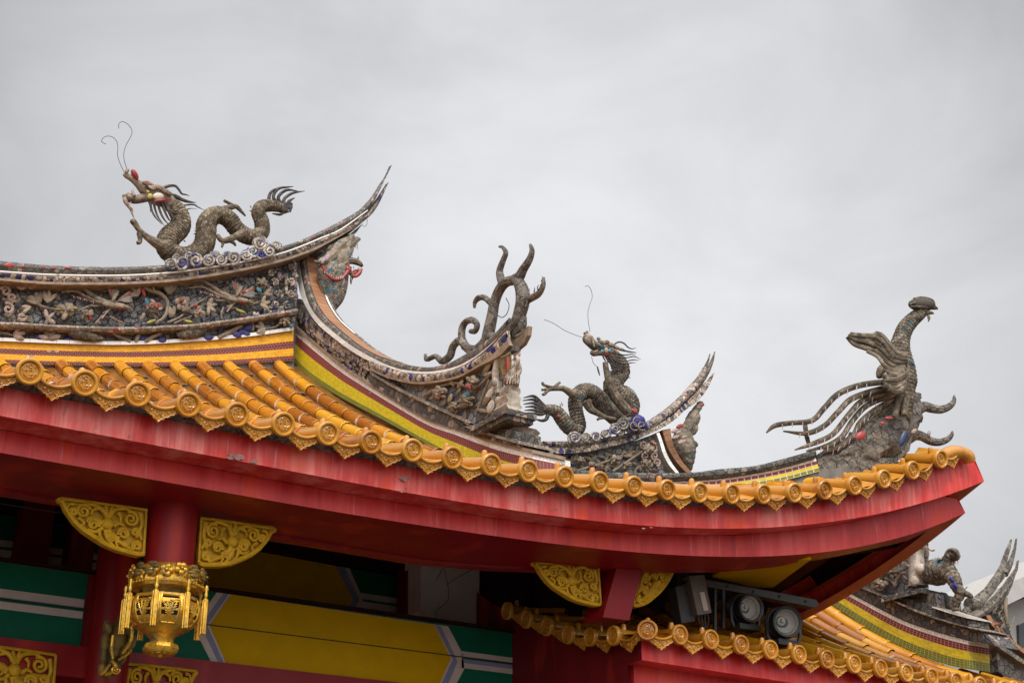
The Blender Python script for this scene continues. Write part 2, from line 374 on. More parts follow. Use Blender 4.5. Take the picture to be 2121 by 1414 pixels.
def m_gilt():
    m,nt,b=newmat('gilt');p=geo(nt);n=noise(nt,p,26.,6.,.7);n2=noise(nt,p,7.,3.,.6)
    c=ramp(nt,n,[(.32,(.52,.26,.02)),(.5,(.82,.47,.05)),(.66,(.95,.62,.12))])
    w_=step(nt,math_(nt,'ADD',math_(nt,'MULTIPLY',n,.5),math_(nt,'MULTIPLY',n2,.5)),.53,.62)
    c=mix(nt,math_(nt,'MULTIPLY',w_,.75),c,(.09,.085,.075))
    setc(nt,b,c,math_(nt,'ADD',math_(nt,'MULTIPLY',w_,.35),.24),.5,.55);bump(nt,b,n,.5,.004);return m
M['gold']=m_gilt()
M['golddark']=m_plain('worn_gilt',(.10,.085,.06),.6,.55,9.,metal=.25,bs=.5,c2=(.42,.27,.06))
M['ochre']=m_plain('ochre_paint',(.66,.345,.010),.5,.3,18.,bs=.4,spec=.3,c2=(.78,.45,.02))
M['yellow']=m_plain('yellow_paint',(.62,.345,.0006),.6,.12,5.,bs=.05,spec=.1)
M['green']=m_plain('green_paint',(.004,.12,.065),.55,.16,5.,bs=.05,spec=.2)
M['white']=m_plain('cream_paint',(.62,.50,.44),.6,.12,8.,bs=.05)
M['blue']=m_plain('grey_blue_paint',(.24,.25,.36),.6,.15,8.,bs=.05)
M['seam']=m_plain('dark_seam',(.03,.022,.012),.8,.2)
M['dark']=m_plain('dark_timber_and_shade',(.030,.014,.012),.9,.3,spec=.05)  # also colours sheets that stand in for deep shade
M['plaster']=m_plain('grey_plaster',(.72,.62,.56),.8,.14,4.,bs=.2)
M['blackmetal']=m_plain('black_metal',(.022,.022,.024),.45,.3,20.)
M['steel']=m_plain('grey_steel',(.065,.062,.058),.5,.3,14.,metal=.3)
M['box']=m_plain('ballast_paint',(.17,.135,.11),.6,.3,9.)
M['wire']=m_plain('wire',(.05,.05,.055),.5,.2)
M['wireblue']=m_plain('blue_wire',(.01,.03,.09),.4,.2)
M['concrete']=m_plain('concrete',(.42,.40,.37),.85,.12,3.)
M['darkglass']=m_plain('dark_window',(.05,.055,.06),.2,.2)
M['paving']=m_plain('paving',(.095,.078,.062),.85,.2,2.)
WH=(.86,.83,.78);YE=(.88,.42,.012);YB=(.76,.58,.002);MA=(.23,.028,.045);GN=(.20,.22,.018);DK=(.10,.025,.045)
M['mos_main']=m_mosaic('ridge_mosaic',[WH]+[YE]*4+[MA,DK,MA]+[YE]*3+[MA,DK],.035,(.56,.36,.10),.35,.006,.045,True,dirt=.10)
M['mos_hang']=m_mosaic('verge_mosaic',[WH]*3+[MA]*5+[YB]*8+[GN]*3,.032,(.50,.40,.24),.35,.004,.055,dirt=.12)
M['mos_hip']=m_mosaic('hip_mosaic',[WH,MA,YB,GN],.055,(.66,.60,.50),.25,.004,.09,dirt=.15)
M['mos_low']=m_mosaic('low_mosaic',[WH]*2+[MA]*3+[YB]*4+[GN]*4,.04,(.58,.48,.32),.35,.004,.06,dirt=.10)
M['whitetile']=m_mosaic('white_tile',[WH],.12,(.40,.36,.30),.3,.0,.02,dirt=.25,dirtc=(.36,.32,.26))
M['browntile']=m_mosaic('brown_tile',[(.35,.165,.08)],.075,(.16,.09,.055),.45,.0,.06,dirt=.4,dirtc=(.30,.22,.17))
PINK=(.60,.34,.28);CRM=(.70,.55,.43);BLU=(.032,.030,.21);TEAL=(.05,.22,.28)
M['sh_crown']=m_shard('cornice_crown',[(0.,(.16,.145,.12)),(.40,(.26,.22,.18)),(.62,(.40,.34,.27)),(.84,(.13,.115,.10)),(.95,(.44,.10,.11))],22.,grime=(.05,.046,.04),gr=(.42,.62))
M['sh_blue']=m_shard('cornice_shards',[(0.,CRM),(.34,(.40,.33,.26)),(.52,BLU),(.66,(.60,.47,.37)),(.90,(.16,.14,.12))],20.,warp=.05,gr=(.46,.66))
M['sh_pale']=m_shard('pale_shards',[(0.,CRM),(.35,(.42,.34,.26)),(.6,PINK),(.72,(.24,.2,.165)),(.9,BLU)],20.,gr=(.42,.62))
M['sh_dark']=m_shard('dark_shards',[(0.,(.15,.15,.165)),(.4,(.21,.21,.215)),(.7,(.26,.25,.235)),(.9,(.32,.27,.22))],13.,grime=(.06,.056,.052),gr=(.5,.75),rough=.5,edge=.06,bs=1.)
M['sh_grey']=m_shard('grey_relief',[(0.,(.13,.12,.105)),(.35,(.22,.19,.16)),(.55,(.07,.066,.062)),(.72,(.48,.38,.30)),(.87,(.10,.09,.16)),(.93,(.12,.11,.10))],17.,gr=(.42,.62),bs=1.)
M['mould']=m_shard('moulding',[(0.,(.40,.32,.24)),(.4,(.50,.39,.29)),(.75,(.26,.21,.165)),(.93,(.42,.08,.08))],24.,gr=(.44,.66),edge=.03)
M['brownedge']=m_plain('brown_edge',(.30,.215,.145),.7,.5,14.,bs=.4)
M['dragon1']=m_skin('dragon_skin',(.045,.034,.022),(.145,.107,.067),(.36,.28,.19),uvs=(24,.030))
M['dragleg']=m_skin('dragon_leg',(.045,.035,.024),(.13,.098,.064),(.33,.26,.185))
M['dragon2']=m_skin('dragon_skin_tiled',(.045,.036,.027),(.145,.115,.08),(.38,.31,.235),[((.02,.11,.15),.66,7.),((.34,.07,.04),.70,8.)],uvs=(20,.034))
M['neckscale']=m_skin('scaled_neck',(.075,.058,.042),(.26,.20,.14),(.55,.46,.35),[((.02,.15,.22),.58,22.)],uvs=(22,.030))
M['palehead']=m_skin('pale_dragon_face',(.055,.045,.034),(.20,.16,.118),(.46,.38,.29),[((.03,.16,.20),.66,9.)],20.,vcw=.1)
M['drhead']=m_skin('dragon_face',(.08,.06,.045),(.24,.18,.13),(.50,.41,.32),[((.35,.07,.07),.66,9.),((.03,.14,.15),.69,9.)],24.)
M['hair']=m_skin('dragon_hair',(.02,.019,.022),(.055,.047,.044),(.17,.135,.105))
M['phxbody']=m_skin('phoenix_feather_skin',(.042,.033,.023),(.135,.105,.072),(.36,.29,.21),None,uvs=(16,.030))
M['phx']=m_skin('phoenix_skin',(.04,.032,.024),(.125,.098,.066),(.34,.27,.195),[((.03,.14,.2),.71,9.),((.32,.04,.035),.73,8.)])
M['rock']=m_shard('rock_base',[(0.,(.13,.11,.088)),(.3,(.20,.17,.135)),(.6,(.10,.088,.072)),(.85,(.33,.275,.215))],13.,warp=.16,grime=(.075,.064,.052),gr=(.36,.58),edge=.02,bs=1.3)
M['cloud']=m_shard('cloud_china',[(0.,(.55,.48,.42)),(.42,(.36,.31,.27)),(.66,(.62,.55,.50)),(.86,(.07,.07,.30)),(.94,(.12,.26,.33))],18.,gr=(.45,.64),bs=.6,edge=.03)
PIE=[(0.,(.27,.205,.14)),(.14,(.38,.29,.20)),(.28,(.18,.135,.09)),(.42,(.42,.29,.23)),(.515,(.36,.045,.04)),(.58,(.42,.31,.34)),(.66,(.44,.38,.06)),(.74,BLU),(.82,(.05,.22,.28)),(.90,(.56,.49,.41))]
M['piece']=m_tintcol('relief_china',PIE,.6,.8,(.07,.056,.04),48.)
M['piececlean']=m_tintcol('glazed_china',PIE,.35,.25)
M['statue']=m_skin('statue_china',(.16,.13,.10),(.42,.35,.28),(.62,.53,.44),[((.40,.07,.05),.70,7.)],20.)
T_TAN,T_CRM,T_BRN,T_PNK,T_RED,T_LIL,T_YEL,T_BLU,T_TEA,T_WHT=[.03+k for k in(0,.14,.28,.42,.515,.58,.66,.74,.82,.90)]
# ---------------------------------------------------------------- camera, sky, sun, ground
cam=bpy.data.cameras.new('camera');co=bpy.data.objects.new('camera',cam);COL.objects.link(co);SC.camera=co
cam.sensor_width=36;cam.lens=FPX/2121*36;cam.clip_end=2000;cam.clip_start=.1
Mx=Matrix((Vector(cR),Vector(cU),Vector(-cF))).transposed().to_4x4();Mx.translation=Vector(CAM);co.matrix_world=Mx
SUN_EL,SUN_AZ=R_(52),R_(205)     # azimuth of the sun measured from +Y clockwise
w=bpy.data.worlds.new('World');SC.world=w;w.use_nodes=True;nt=w.node_tree
sky=nd(nt,'ShaderNodeTexSky',sky_type='NISHITA');sky.sun_disc=False;sky.sun_elevation=SUN_EL;sky.sun_rotation=SUN_AZ;sky.dust_density=4
tc=nd(nt,'ShaderNodeTexCoord').outputs['Generated']
pm=nd(nt,'ShaderNodeMapping',{'Vector':tc,'Scale':(1.,1.,1.7),'Rotation':(.3,.5,.3)}).outputs[0]
na=nd(nt,'ShaderNodeTexNoise',{'Vector':pm,'Scale':4.2,'Detail':7.,'Roughness':.55,'Distortion':.5}).outputs['Fac']
nb=nd(nt,'ShaderNodeTexNoise',{'Vector':pm,'Scale':1.2,'Detail':3.,'Roughness':.5}).outputs['Fac']
f=math_(nt,'ADD',math_(nt,'MULTIPLY',na,.6),math_(nt,'MULTIPLY',nb,.4))
def dotv(d): return nd(nt,'ShaderNodeVectorMath',{0:tc,1:tuple(d)},operation='DOT_PRODUCT').outputs['Value']
br=ray(1130,560);br=br/np.linalg.norm(br)
glow=step(nt,dotv(br),math.cos(R_(27)),1.)         # sky brightened round the view centre, so the frame corners fall darker
sunv=(math.sin(SUN_AZ)*math.cos(SUN_EL),math.cos(SUN_AZ)*math.cos(SUN_EL),math.sin(SUN_EL))
glow2=math_(nt,'POWER',step(nt,dotv(sunv),.1,1.),1.6)
cl=ramp(nt,f,[(.34,(3.7,3.71,3.84)),(.50,(4.5,4.51,4.62)),(.64,(5.2,5.19,5.26))])
k=math_(nt,'ADD',math_(nt,'ADD',.47,math_(nt,'MULTIPLY',glow,.46)),math_(nt,'MULTIPLY',glow2,2.5))
cl=nd(nt,'ShaderNodeVectorMath',{0:cl,'Scale':k},operation='SCALE').outputs[0]
bgc=mix(nt,.96,sky.outputs[0],cl)
bg=nt.nodes['Background'];nt.links.new(bgc,bg.inputs['Color']);bg.inputs['Strength'].default_value=.15
su=bpy.data.lights.new('sun','SUN');su.energy=1.5;su.angle=R_(18);su.color=(1.,.965,.91)
so=bpy.data.objects.new('sun',su);COL.objects.link(so);so.rotation_euler=Vector(sunv).to_track_quat('Z','Y').to_euler()
SC.view_settings.view_transform='Standard';SC.view_settings.look='None';SC.view_settings.exposure=.36;SC.view_settings.gamma=1.
SC.cycles.max_bounces=8
g=G();g.add([(-400,-400,0),(400,-400,0),(400,400,0),(-400,400,0)],[(0,1,2,3)]);struct(g,'ground',M['paving'])

# ---------------------------------------------------------------- eave lines of the main hall
YE0=6.85
def Yf(X): 
    t=max(0.,(X-5.2)/3.2);return YE0-.21*t*t
def onEave(x,y,off):
    Y=YE0+off
    for _ in range(12):
        r=ray(x,y);P=CAM+r*(Y/r[1]);Y=Yf(P[0])+off
    return P
DISC=[(59,773),(172,793.5),(283.6,816),(390,840.7),(487,863),(586.7,880.7),(674,894.4),(767,914.4),(853,934.5),(933,951),(1012.7,961.3),(1088.6,975),(1165,985),(1239.4,999),(1312,1009.7),(1377.5,1017.6),(1444.3,1020.7),(1515.5,1026),(1576.8,1026),(1642.3,1023),(1705.5,1014.8),(1767.2,1004.2),(1824.8,990.5),(1886,975),(1947,953)]
def zfun(px,off,deg=4,x0=3.2):
    P=np.array([onEave(x,y,off) for x,y in px]);L=P[P[:,0]<x0+1][:,2];z0=float(np.mean(P[P[:,0]<x0][:,2]))
    Q=P[P[:,0]>=x0-.3];A=np.stack([(Q[:,0]-x0).clip(0)**k for k in range(2,deg+1)],1)
    c=np.linalg.lstsq(A,Q[:,2]-z0,rcond=None)[0]
    return lambda X:z0+sum(cc*max(0.,X-x0)**k for cc,k in zip(c,range(2,deg+1)))
Zd=zfun(DISC,0.)
F1=[(0,862.6),(235.7,901.5),(500,957),(950,1034.7),(1136,1061.5),(1350,1086.2),(1491,1097.5),(1586,1095.6),(1704,1083.8),(1739,1079),(1857,1051),(1930,1031),(2031,1002.5)]
F2=[(0,936.9),(500,1025.3),(744.7,1067.7),(900,1088.7),(1135.7,1121.7),(1350,1144),(1491,1153.4),(1562,1154.6),(1656,1151),(1739,1135.7),(1857,1112),(1939,1086),(1991,1067.8)]
Zf1=zfun(F1,.12);Zf2=zfun(F2,.32)
DX=[];PD=[onEave(x,y,0) for x,y in DISC]
xa=np.polyfit(range(25),[p[0] for p in PD],3)
DXI=lambda i:float(np.polyval(xa,i)) if 0<=i<=25 else (float(np.polyval(xa,0))+(i)*.268 if i<0 else float(np.polyval(xa,25))+(i-25)*.29)
XC=8.68
def frontgrid(g,z0,z1,o0,o1,xa,xb0,xb1,n=70):
    rows=[]
    for zf,o,xb in((z0,o0,xb0),(z1,o1,xb1)):
        rows.append([(X,Yf(X)+o,zf(X)) for X in np.linspace(xa,xb,n)])
    g.grid(rows)
hall=thing('temple_hall','large red temple hall with amber tube tiled roof and swept up red eave','temple',(2.5,9.0,0))
XL=-4.0
# --- fascia boards: front runs along X, side runs back along +Y from the corner
def sideZ(f,d): return f(max(XC-d*1.02,1.6))
def sideX(d):
    t=max(0.,1-d/3.2);return XC-.21+.21*t*t
def fascia(g,ztop,zbot,o,depth,xt,xb,sd=3.2):
    frontgrid(g,ztop,zbot,o,o,XL,xt,xb)                       # face
    if depth<.3: frontgrid(g,zbot,zbot,o,o+depth,XL,xb,xb-depth*.8)        # underside
    sdp=min(depth,.14)
    Yc=Yf(xb)+o;n=40                                          # side return
    D=np.linspace(0,sd,n)
    g.grid([[(xb+(sideX(d)-XC)*.9,Yc+d,sideZ(zbot,d)+(zbot(xb)-sideZ(zbot,0))) for d in D],
            [(xt+(sideX(d)-XC)*.9,Yc+.0+d,sideZ(ztop,d)+(ztop(xt)-sideZ(ztop,0))) for d in D]])
    g.m=1
    g.grid([[(xb-sdp+(sideX(d)-XC)*.9,Yc+d+(sdp if d==0 else 0),sideZ(zbot,d)+(zbot(xb)-sideZ(zbot,0))) for d in D],
            [(xb+(sideX(d)-XC)*.9,Yc+d,sideZ(zbot,d)+(zbot(xb)-sideZ(zbot,0))) for d in D]]);g.m=0
g=G();fascia(g,lambda X:Zd(X)-.015-.07*max(0,(X-8.1)/.5),Zf1,.12,.26,8.60,8.70);part(g,'fascia_board',[M['red'],M['orangered']],hall,'upper faded red eave board with pale rain streaks and peeling flecks')
g=G();fascia(g,lambda X:Zf1(X)-.002,Zf2,.32,.42,8.60,8.69);part(g,'fascia_board',[M['red2'],M['orangered']],hall,'lower red eave board with one orange patch')
# --- soffit and inner roof lining
SOF=[(870,1158,.62),(1022,1171,.60),(1240,1178,.44),(1400,1180,.32),(1503,1179.5,.25),(1621,1169,.17),(1750,1147,.13),(1880,1119,.10)]
SP=[onEave(x,y,.32+d) for x,y,d in SOF]
sx=[p[0] for p in SP]
sy=lambda X:float(np.interp(X,[XL,3.2]+sx,[7.79,7.79]+[p[1] for p in SP]));szz=lambda X:float(np.interp(X,[XL,3.2]+sx,[Zf2(2.)+.004,Zf2(2.)+.004]+[p[2] for p in SP]))
g=G();XX=list(np.linspace(XL,sx[-1],90));XF=[x*1. for x in XX]
fr0=[(X+(8.69-sx[-1])*((X-XL)/(sx[-1]-XL))**6,0,0) for X in XX]
fr0=[(q[0],Yf(q[0])+.32,Zf2(q[0])+.002) for q in fr0]
g.grid([fr0,[(X,sy(X),szz(X)) for X in XX],[(X,sy(X)+.001,szz(X)-(.014 if X<5.5 else -.002)) for X in XX],[(X,sy(X)+.10,szz(X)-(.014 if X<5.5 else -.002)) for X in XX],[(X,sy(X)+.10,szz(X)+.22) for X in XX]])
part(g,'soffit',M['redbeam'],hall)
g=G()
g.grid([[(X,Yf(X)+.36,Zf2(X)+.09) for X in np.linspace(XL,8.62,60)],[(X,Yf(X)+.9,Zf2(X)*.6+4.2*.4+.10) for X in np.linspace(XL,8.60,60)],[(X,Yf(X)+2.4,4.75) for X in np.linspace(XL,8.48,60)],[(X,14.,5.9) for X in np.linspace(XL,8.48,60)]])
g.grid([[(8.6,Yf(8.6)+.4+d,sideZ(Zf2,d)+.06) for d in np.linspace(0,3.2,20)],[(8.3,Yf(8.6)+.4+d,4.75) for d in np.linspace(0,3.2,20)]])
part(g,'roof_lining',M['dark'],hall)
# --- roof surface of the front slope
YR=12.45
TOPX=np.array([3.2,3.5,3.77,4.03,4.29,4.58,4.84,5.09,5.36]);TOPZ=np.array([6.61,6.66,6.72,6.78,6.84,6.91,6.97,7.02,7.09])
tz=np.polyfit(TOPX,TOPZ,2)
def ztop(X): return float(np.polyval(tz,X)) if X>2.6 else float(np.polyval(tz,2.6))-.04*(2.6-X)
def zroof(X,Y):
    s=(Y-Yf(X))/(YR-Yf(X));g_=.56*s+.44*s*s
    return Zd(X)+(ztop(min(X,5.5))-Zd(min(X,5.5)))*g_
def hipY(X): return 7.85-(X-5.7)*.40
roof=None
g=G()
rows=[];nY=46
XS=np.linspace(XL,8.40,150)
def ymax(X): return YR+.1 if X<5.75 else max(hipY(X),Yf(X)+.12)
for i in range(nY+1):
    f=i/nY;row=[]
    for X in XS:
        Y=Yf(X)+.02+(ymax(X)-Yf(X)-.02)*f
        ph=(X-DXI(0))/.27;sag=.022*math.cos(2*math.pi*ph)
        row.append((X,Y,zroof(X,Y)-.045+sag*.8+.016*((Y*4.2)%1.0)))
    rows.append(row)
g.grid(rows)
# rear slope and end slope: plain sheets, so that the roof closes
g.grid([[(X,YR+.1,ztop(min(X,5.5))) for X in np.linspace(XL,5.75,20)],[(X,18.5,4.3) for X in np.linspace(XL,5.75,20)]])
g.grid([[(5.75,7.9,4.75),(5.75,10,5.6),(5.75,12.5,6.6)],[(8.40,7.05,4.86),(8.40,8.6,4.46),(8.40,12.5,4.3)]])
roof=part(g,'tile_roof',M['pan'],hall)
def trow(g,X,Y0,Y1,zf,seg=.27,r=.057,n=10):
    """one column of tapering tube tiles"""
    k=max(1,round((Y1-Y0)/seg));s=(Y1-Y0)/k
    for i in range(k):
        a=Y0+i*s;b=a+s*1.04;g.tint=random.random()
        dx=random.uniform(-.004,.004);dz=random.uniform(-.003,.003)
        P=[(X+dx,a+(b-a)*u,zf(X,a+(b-a)*u)+dz+(.004 if u<.1 else 0)) for u in(0,.03,.10,.5,1.)]
        g.tube(P,[r*1.0,r*1.10,r*1.08,r*1.02,r*.93],n,caps=(i==0))
        if i and random.random()<.22:
            g.m=1;g.tube([(X+dx,a-.008,zf(X,a)+.002),(X+dx,a+.004,zf(X,a)+.004)],[r*1.03,r*1.13],n);g.m=0
    g.tint=.5
for i in range(-8,15):
    X=DXI(i);g=G();trow(g,X,Yf(X)+.30,YR-.02,zroof);P=(X,YR-.03,zroof(X,YR-.03));g.ell(P,(.057,0,0),(0,.07,.035),(0,-.02,.057))
    part(g,'tube_tile_row',[M['tile'],M['palemortar']],roof)
for i in range(15,25):
    X=DXI(i)
    if hipY(X)-Yf(X)>.42:
        g=G();trow(g,X,Yf(X)+.30,hipY(X)-.02,zroof);part(g,'tube_tile_row',[M['tile'],M['palemortar']],roof)
# --- end tiles
def endtile_mesh():
    g=G();Mr=Matrix.Rotation(R_(90),4,'X')   # local z -> -y ; profile h measured towards the viewer
    pr=[(.004,.004),(.040,.004),(.0455,.002),(.0475,.0),(.050,.012),(.054,.017),(.062,.017),(.0665,.013),(.0685,.004),(.0675,-.012),(.060,-.020),(.051,-.030),(.0475,-.06),(.0465,-.30),(.040,-.34)]
    g.lathe(pr,26,Mr)
    rr=random.Random(3)
    # coiled emblem in relief
    def t2(L,r): g.tube([(x,-.006,z) for x,z in L],r,6)
    for s,(a,b) in enumerate(((.034,0.6),(.026,2.4),(.017,4.2),(.030,3.6),(.022,5.6))):
        L=[(a*math.cos(b+u*.28)*(1+.12*math.sin(u*1.9+s)),a*math.sin(b+u*.28)*(1+.16*math.sin(u*2.3))) for u in range(10)]
        t2(L,.0042)
    for q in range(9):
        x,z=rr.uniform(-.03,.03),rr.uniform(-.03,.03);a=rr.uniform(0,6.3)
        t2([(x,z),(x+.006*math.cos(a),z+.006*math.sin(a)),(x+.011*math.cos(a+.7),z+.011*math.sin(a+.7))],.003)
    g.tube([(.0,.085,.040),(0,.085,.060),(0,.085,.076),(0,.085,.086),(0,.085,.090)],[.021,.019,.018,.013,.004],10)
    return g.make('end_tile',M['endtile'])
def drip_mesh():
    g=G()
    top=[(-.098,.0),(-.07,-.016),(-.035,-.030),(0,-.035),(.035,-.030),(.07,-.016),(.098,.0)]
    low=[(.100,-.016),(.101,-.036),(.093,-.052),(.080,-.058),(.070,-.057),(.066,-.068),(.056,-.078),(.044,-.080),(.036,-.084),(.026,-.094),(.012,-.106),(0,-.122)]
    low=[(x,z*.86) for x,z in low];low=low+[(-x,z) for x,z in low[-2::-1]]
    g.prism([(x,0,z) for x,z in top+low],(0,.014,0))
    g.tube([(x,-.004,z+.004) for x,z in crom(np.column_stack([np.array(top),np.zeros(7)]),15)[:,:2]],.0085,7)
    ins=[(x*.80,z*.80-.016) for x,z in low];g.tube([(x,-.002,z) for x,z in crom(np.column_stack([np.array(ins),np.zeros(len(ins))]),34)[:,:2]],.0036,5)
    for sx in(-1,1):
        for cx,cz,r,ph in((.048,-.040,.016,.3),(.018,-.058,.015,2.),(.022,-.078,.009,4.)):
            g.tube([(sx*(cx+r*(1-u*.085)*math.cos(ph+u*.62)),-.003,cz+r*(1-u*.085)*math.sin(ph+u*.62)) for u in range(11)],.0034,5)
    # channel tile running back from the lip
    rows=[];
    for Y in(.0,.15,.34): rows.append([(x,Y,z+Y*.02) for x,z in top])
    g.grid(rows);rows=[[(x,y,z-.012) for x,y,z in r] for r in rows];g.grid(rows[::-1])
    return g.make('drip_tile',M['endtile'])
EM,DM=endtile_mesh(),drip_mesh()
def place(me,name,par,loc,rot,sc=1.):
    o=bpy.data.objects.new(name,me);COL.objects.link(o);o.parent=par
    o.location=Vector(loc)-root_of(par).location;o.rotation_euler=rot;o.scale=(sc,sc,sc);return o
rr=random.Random(5)
for i in range(-14,26):
    X=DXI(i);th=math.atan(max(.0,min(.55,(Zd(X+.05)-Zd(X-.05))/.1)))
    sl=math.atan2(zroof(X,Yf(X)+.3)-Zd(X),.3)
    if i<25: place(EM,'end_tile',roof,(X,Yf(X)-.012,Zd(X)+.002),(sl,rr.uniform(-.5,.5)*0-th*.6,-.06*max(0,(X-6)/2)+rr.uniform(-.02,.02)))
    Xm=(DXI(i)+DXI(i+1))/2 if i<25 else XC
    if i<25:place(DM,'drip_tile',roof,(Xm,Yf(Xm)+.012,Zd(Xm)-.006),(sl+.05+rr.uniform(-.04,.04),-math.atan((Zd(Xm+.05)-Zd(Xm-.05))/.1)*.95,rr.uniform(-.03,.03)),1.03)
# corner tile over the tip
g=G();X=DXI(25)
P=[onEave(*q,.05) for q in((1952,944),(1972,936),(1992,938),(2004,946),(2009,958))]
g.tube(crom(np.array(P),16),[.05]*11+[.052,.054,.054,.05,.04],12);part(g,'corner_tile',M['endtile'],roof)
# mortar strip under the eave tiles
g=G();frontgrid(g,lambda X:Zd(X)-.02,lambda X:Zd(X)-.055,.035,.115,XL,8.25,8.25);part(g,'eave_bedding',M['rock'],roof)
g=G()
rr=random.Random(8)
for k in range(1100):
    X=rr.uniform(1.2,5.45);Y=rr.uniform(7.4,12.3);ph=((X-DXI(0))/.27)%1
    if .28<ph<.72: g.tint=rr.random();r=rr.uniform(.008,.03);g.ell((X,Y,zroof(X,Y)-.045+.02*((Y*4.2)%1)),(r,0,0),(0,r*1.3,0),(0,0,r*.5),6,4)
part(g,'debris',M['mortar'],roof)['kind']='stuff'

fy=Fr(PZ(4.22))
g=G();P=[fy(1475,1194),fy(1505,1176),fy(1640,1160),(fy(1680,1158)),fy(1600,1217),fy(1560,1215)];g.prism(P,(0,0,.02));part(g,'yellow_soffit_panel',M['yellow'],hall)

# peeling paint and sheet joints on the eave boards
rk=random.Random(12)
for x,y,sz,n_ in((485,944,.05,5),(265,904,.02,2),(838,992,.03,3),(842,1014,.02,3),(1102,1036,.02,2),(1140,1058,.015,2),(1342,1090,.02,2),(520,951,.02,3)):
    g=G()
    for k in range(n_):
        P=onEave(x+rk.uniform(-14,14),y+rk.uniform(-5,5),.115);a=rk.uniform(.3,1.)*sz;b=a*rk.uniform(.3,.7);tz_=rk.uniform(-.4,.4)
        c_=[(-a,-.001,-b*.5),(-a*.2,-.004,-b),(a,-.012*rk.random()-.002,-b*.3),(a*.7,-.014*rk.random()-.002,b*.6),(-a*.4,-.002,b*.8)]
        g.add([P+np.array([u*math.cos(tz_)-w_*math.sin(tz_),v,u*math.sin(tz_)+w_*math.cos(tz_)]) for u,v,w_ in c_],[(0,1,2,3,4)])
    part(g,'paint_flake',M['flake'],hall)
# ---------------------------------------------------------------- main ridge (plane Y=12.45)
ZA=(0,220,.40303)
RP=PY(YR)
fa=Fr(RP,*ZA)
ridge=None
g=G();R=Rel(g,fa)
mt=[(-2400,1190),(-700,1190),(-300,1192),(0,1198),(300,1210),(630,1217),(950,1203),(1250,1178),(1508,1143)];mb=[(-2400,1300),(-700,1300),(-300,1305),(0,1318),(200,1326),(500,1332),(800,1334),(1100,1328),(1300,1318),(1508,1306)]
R.band(mt,mb,.55,n=120,m=6)
ridge=part(g,'main_ridge',M['mos_main'],hall)
g=G();R=Rel(g,fa);R.band([(x,y-14) for x,y in mb],[(x,y+80) for x,y in mb],.35,off=-.03,n=60);part(g,'mortar_bed',M['mortar'],ridge)
g=G();R=Rel(g,fa);R.band([(x,y-10) for x,y in mt],[(x,y+8) for x,y in mt],.3,off=.03,n=90);part(g,'white_tile_edge',M['whitetile'],ridge)
# friezes
lt=[(-2400,1105),(-700,1105),(0,1108),(300,1124),(500,1131),(700,1134),(850,1126),(1000,1117),(1200,1092),(1400,1061),(1528,1040)]
ct=[(-2400,905),(-700,905),(-300,890),(0,888),(300,910),(600,914),(800,905),(900,896),(1050,876),(1200,848),(1400,805),(1530,772)]
g=G();R=Rel(g,fa);R.band([(x,y-20) for x,y in ct],lt,.4,off=-.05,n=90,m=6);R.band(lt,[(x,y+4) for x,y in mt],.4,off=-.03,n=80,m=3);part(g,'frieze_ground',M['sh_dark'],ridge)
g=G();R=Rel(g,fa);R.band(lt,[(x,y+26) for x,y in lt],.3,off=.09,n=90,m=4,bulge=.02);part(g,'moulding',M['mould'],ridge)
# cornice: crown, white bead, shard band, brown drip edge, tapering into the swallowtail
crt=[(-2400,760),(-700,760),(-300,770),(0,795),(150,809),(300,820),(600,826),(850,815),(1050,792),(1250,760),(1440,722),(1560,682),(1650,640),(1750,590),(1850,530),(1920,460),(1965,385),(1990,345),(2006,306)]
crb=[(-2400,815),(-700,815),(-300,825),(0,847),(150,858),(300,865),(600,868),(850,855),(1050,830),(1250,797),(1440,755),(1560,713),(1650,675),(1750,632),(1850,575),(1915,500),(1955,425),(1985,360),(2008,310)]
g=G();R=Rel(g,fa);R.band(crt,crb,.34,off=.12,n=130,m=4,bulge=.03,taper=.80);part(g,'cornice_crown',M['sh_crown'],ridge)
g=G();R=Rel(g,fa);R.tube([(x,y+3,6) for x,y in crb[:14]]+[(1890,535,4)],off=.15,res=110,n=6);part(g,'bead_line',M['whitetile'],ridge)
sbt=[(x,y+4) for x,y in crb[:13]]+[(1850,578),(1905,525),(1950,460),(1992,393)]
sbb=[(-2400,855),(-700,855),(-300,866),(0,884),(150,897),(300,905),(600,905),(850,893),(1050,868),(1250,833),(1440,790),(1560,750),(1650,712),(1750,662),(1850,604),(1915,550),(1958,480),(1994,397)]
g=G();R=Rel(g,fa);R.band(sbt,sbb,.40,off=.10,n=130,m=4,bulge=.02,taper=.84);part(g,'cornice_shard_band',M['sh_blue'],ridge)
g=G();R=Rel(g,fa);R.band([(x,y-2) for x,y in sbb[:14]],[(x,y+11) for x,y in sbb[:13]]+[(1850,609)],.46,off=.14,n=100,m=2);part(g,'drip_edge',M['brownedge'],ridge)
# under the tail: the wedge block
g=G();R=Rel(g,fa);R.poly([(1620,745),(1700,705),(1800,655),(1868,600),(1830,650),(1740,710),(1660,755)],.3,.05);part(g,'tail_bracket',M['rock'],ridge)
# wall behind and below the ridge
g=G();g.box((XL,YR+.25,4.5),(5.30,YR+.5,7.2));g.box((5.30,YR+.2,4.5),(5.80,YR+.5,7.98));part(g,'ridge_core',M['mortar'],ridge)
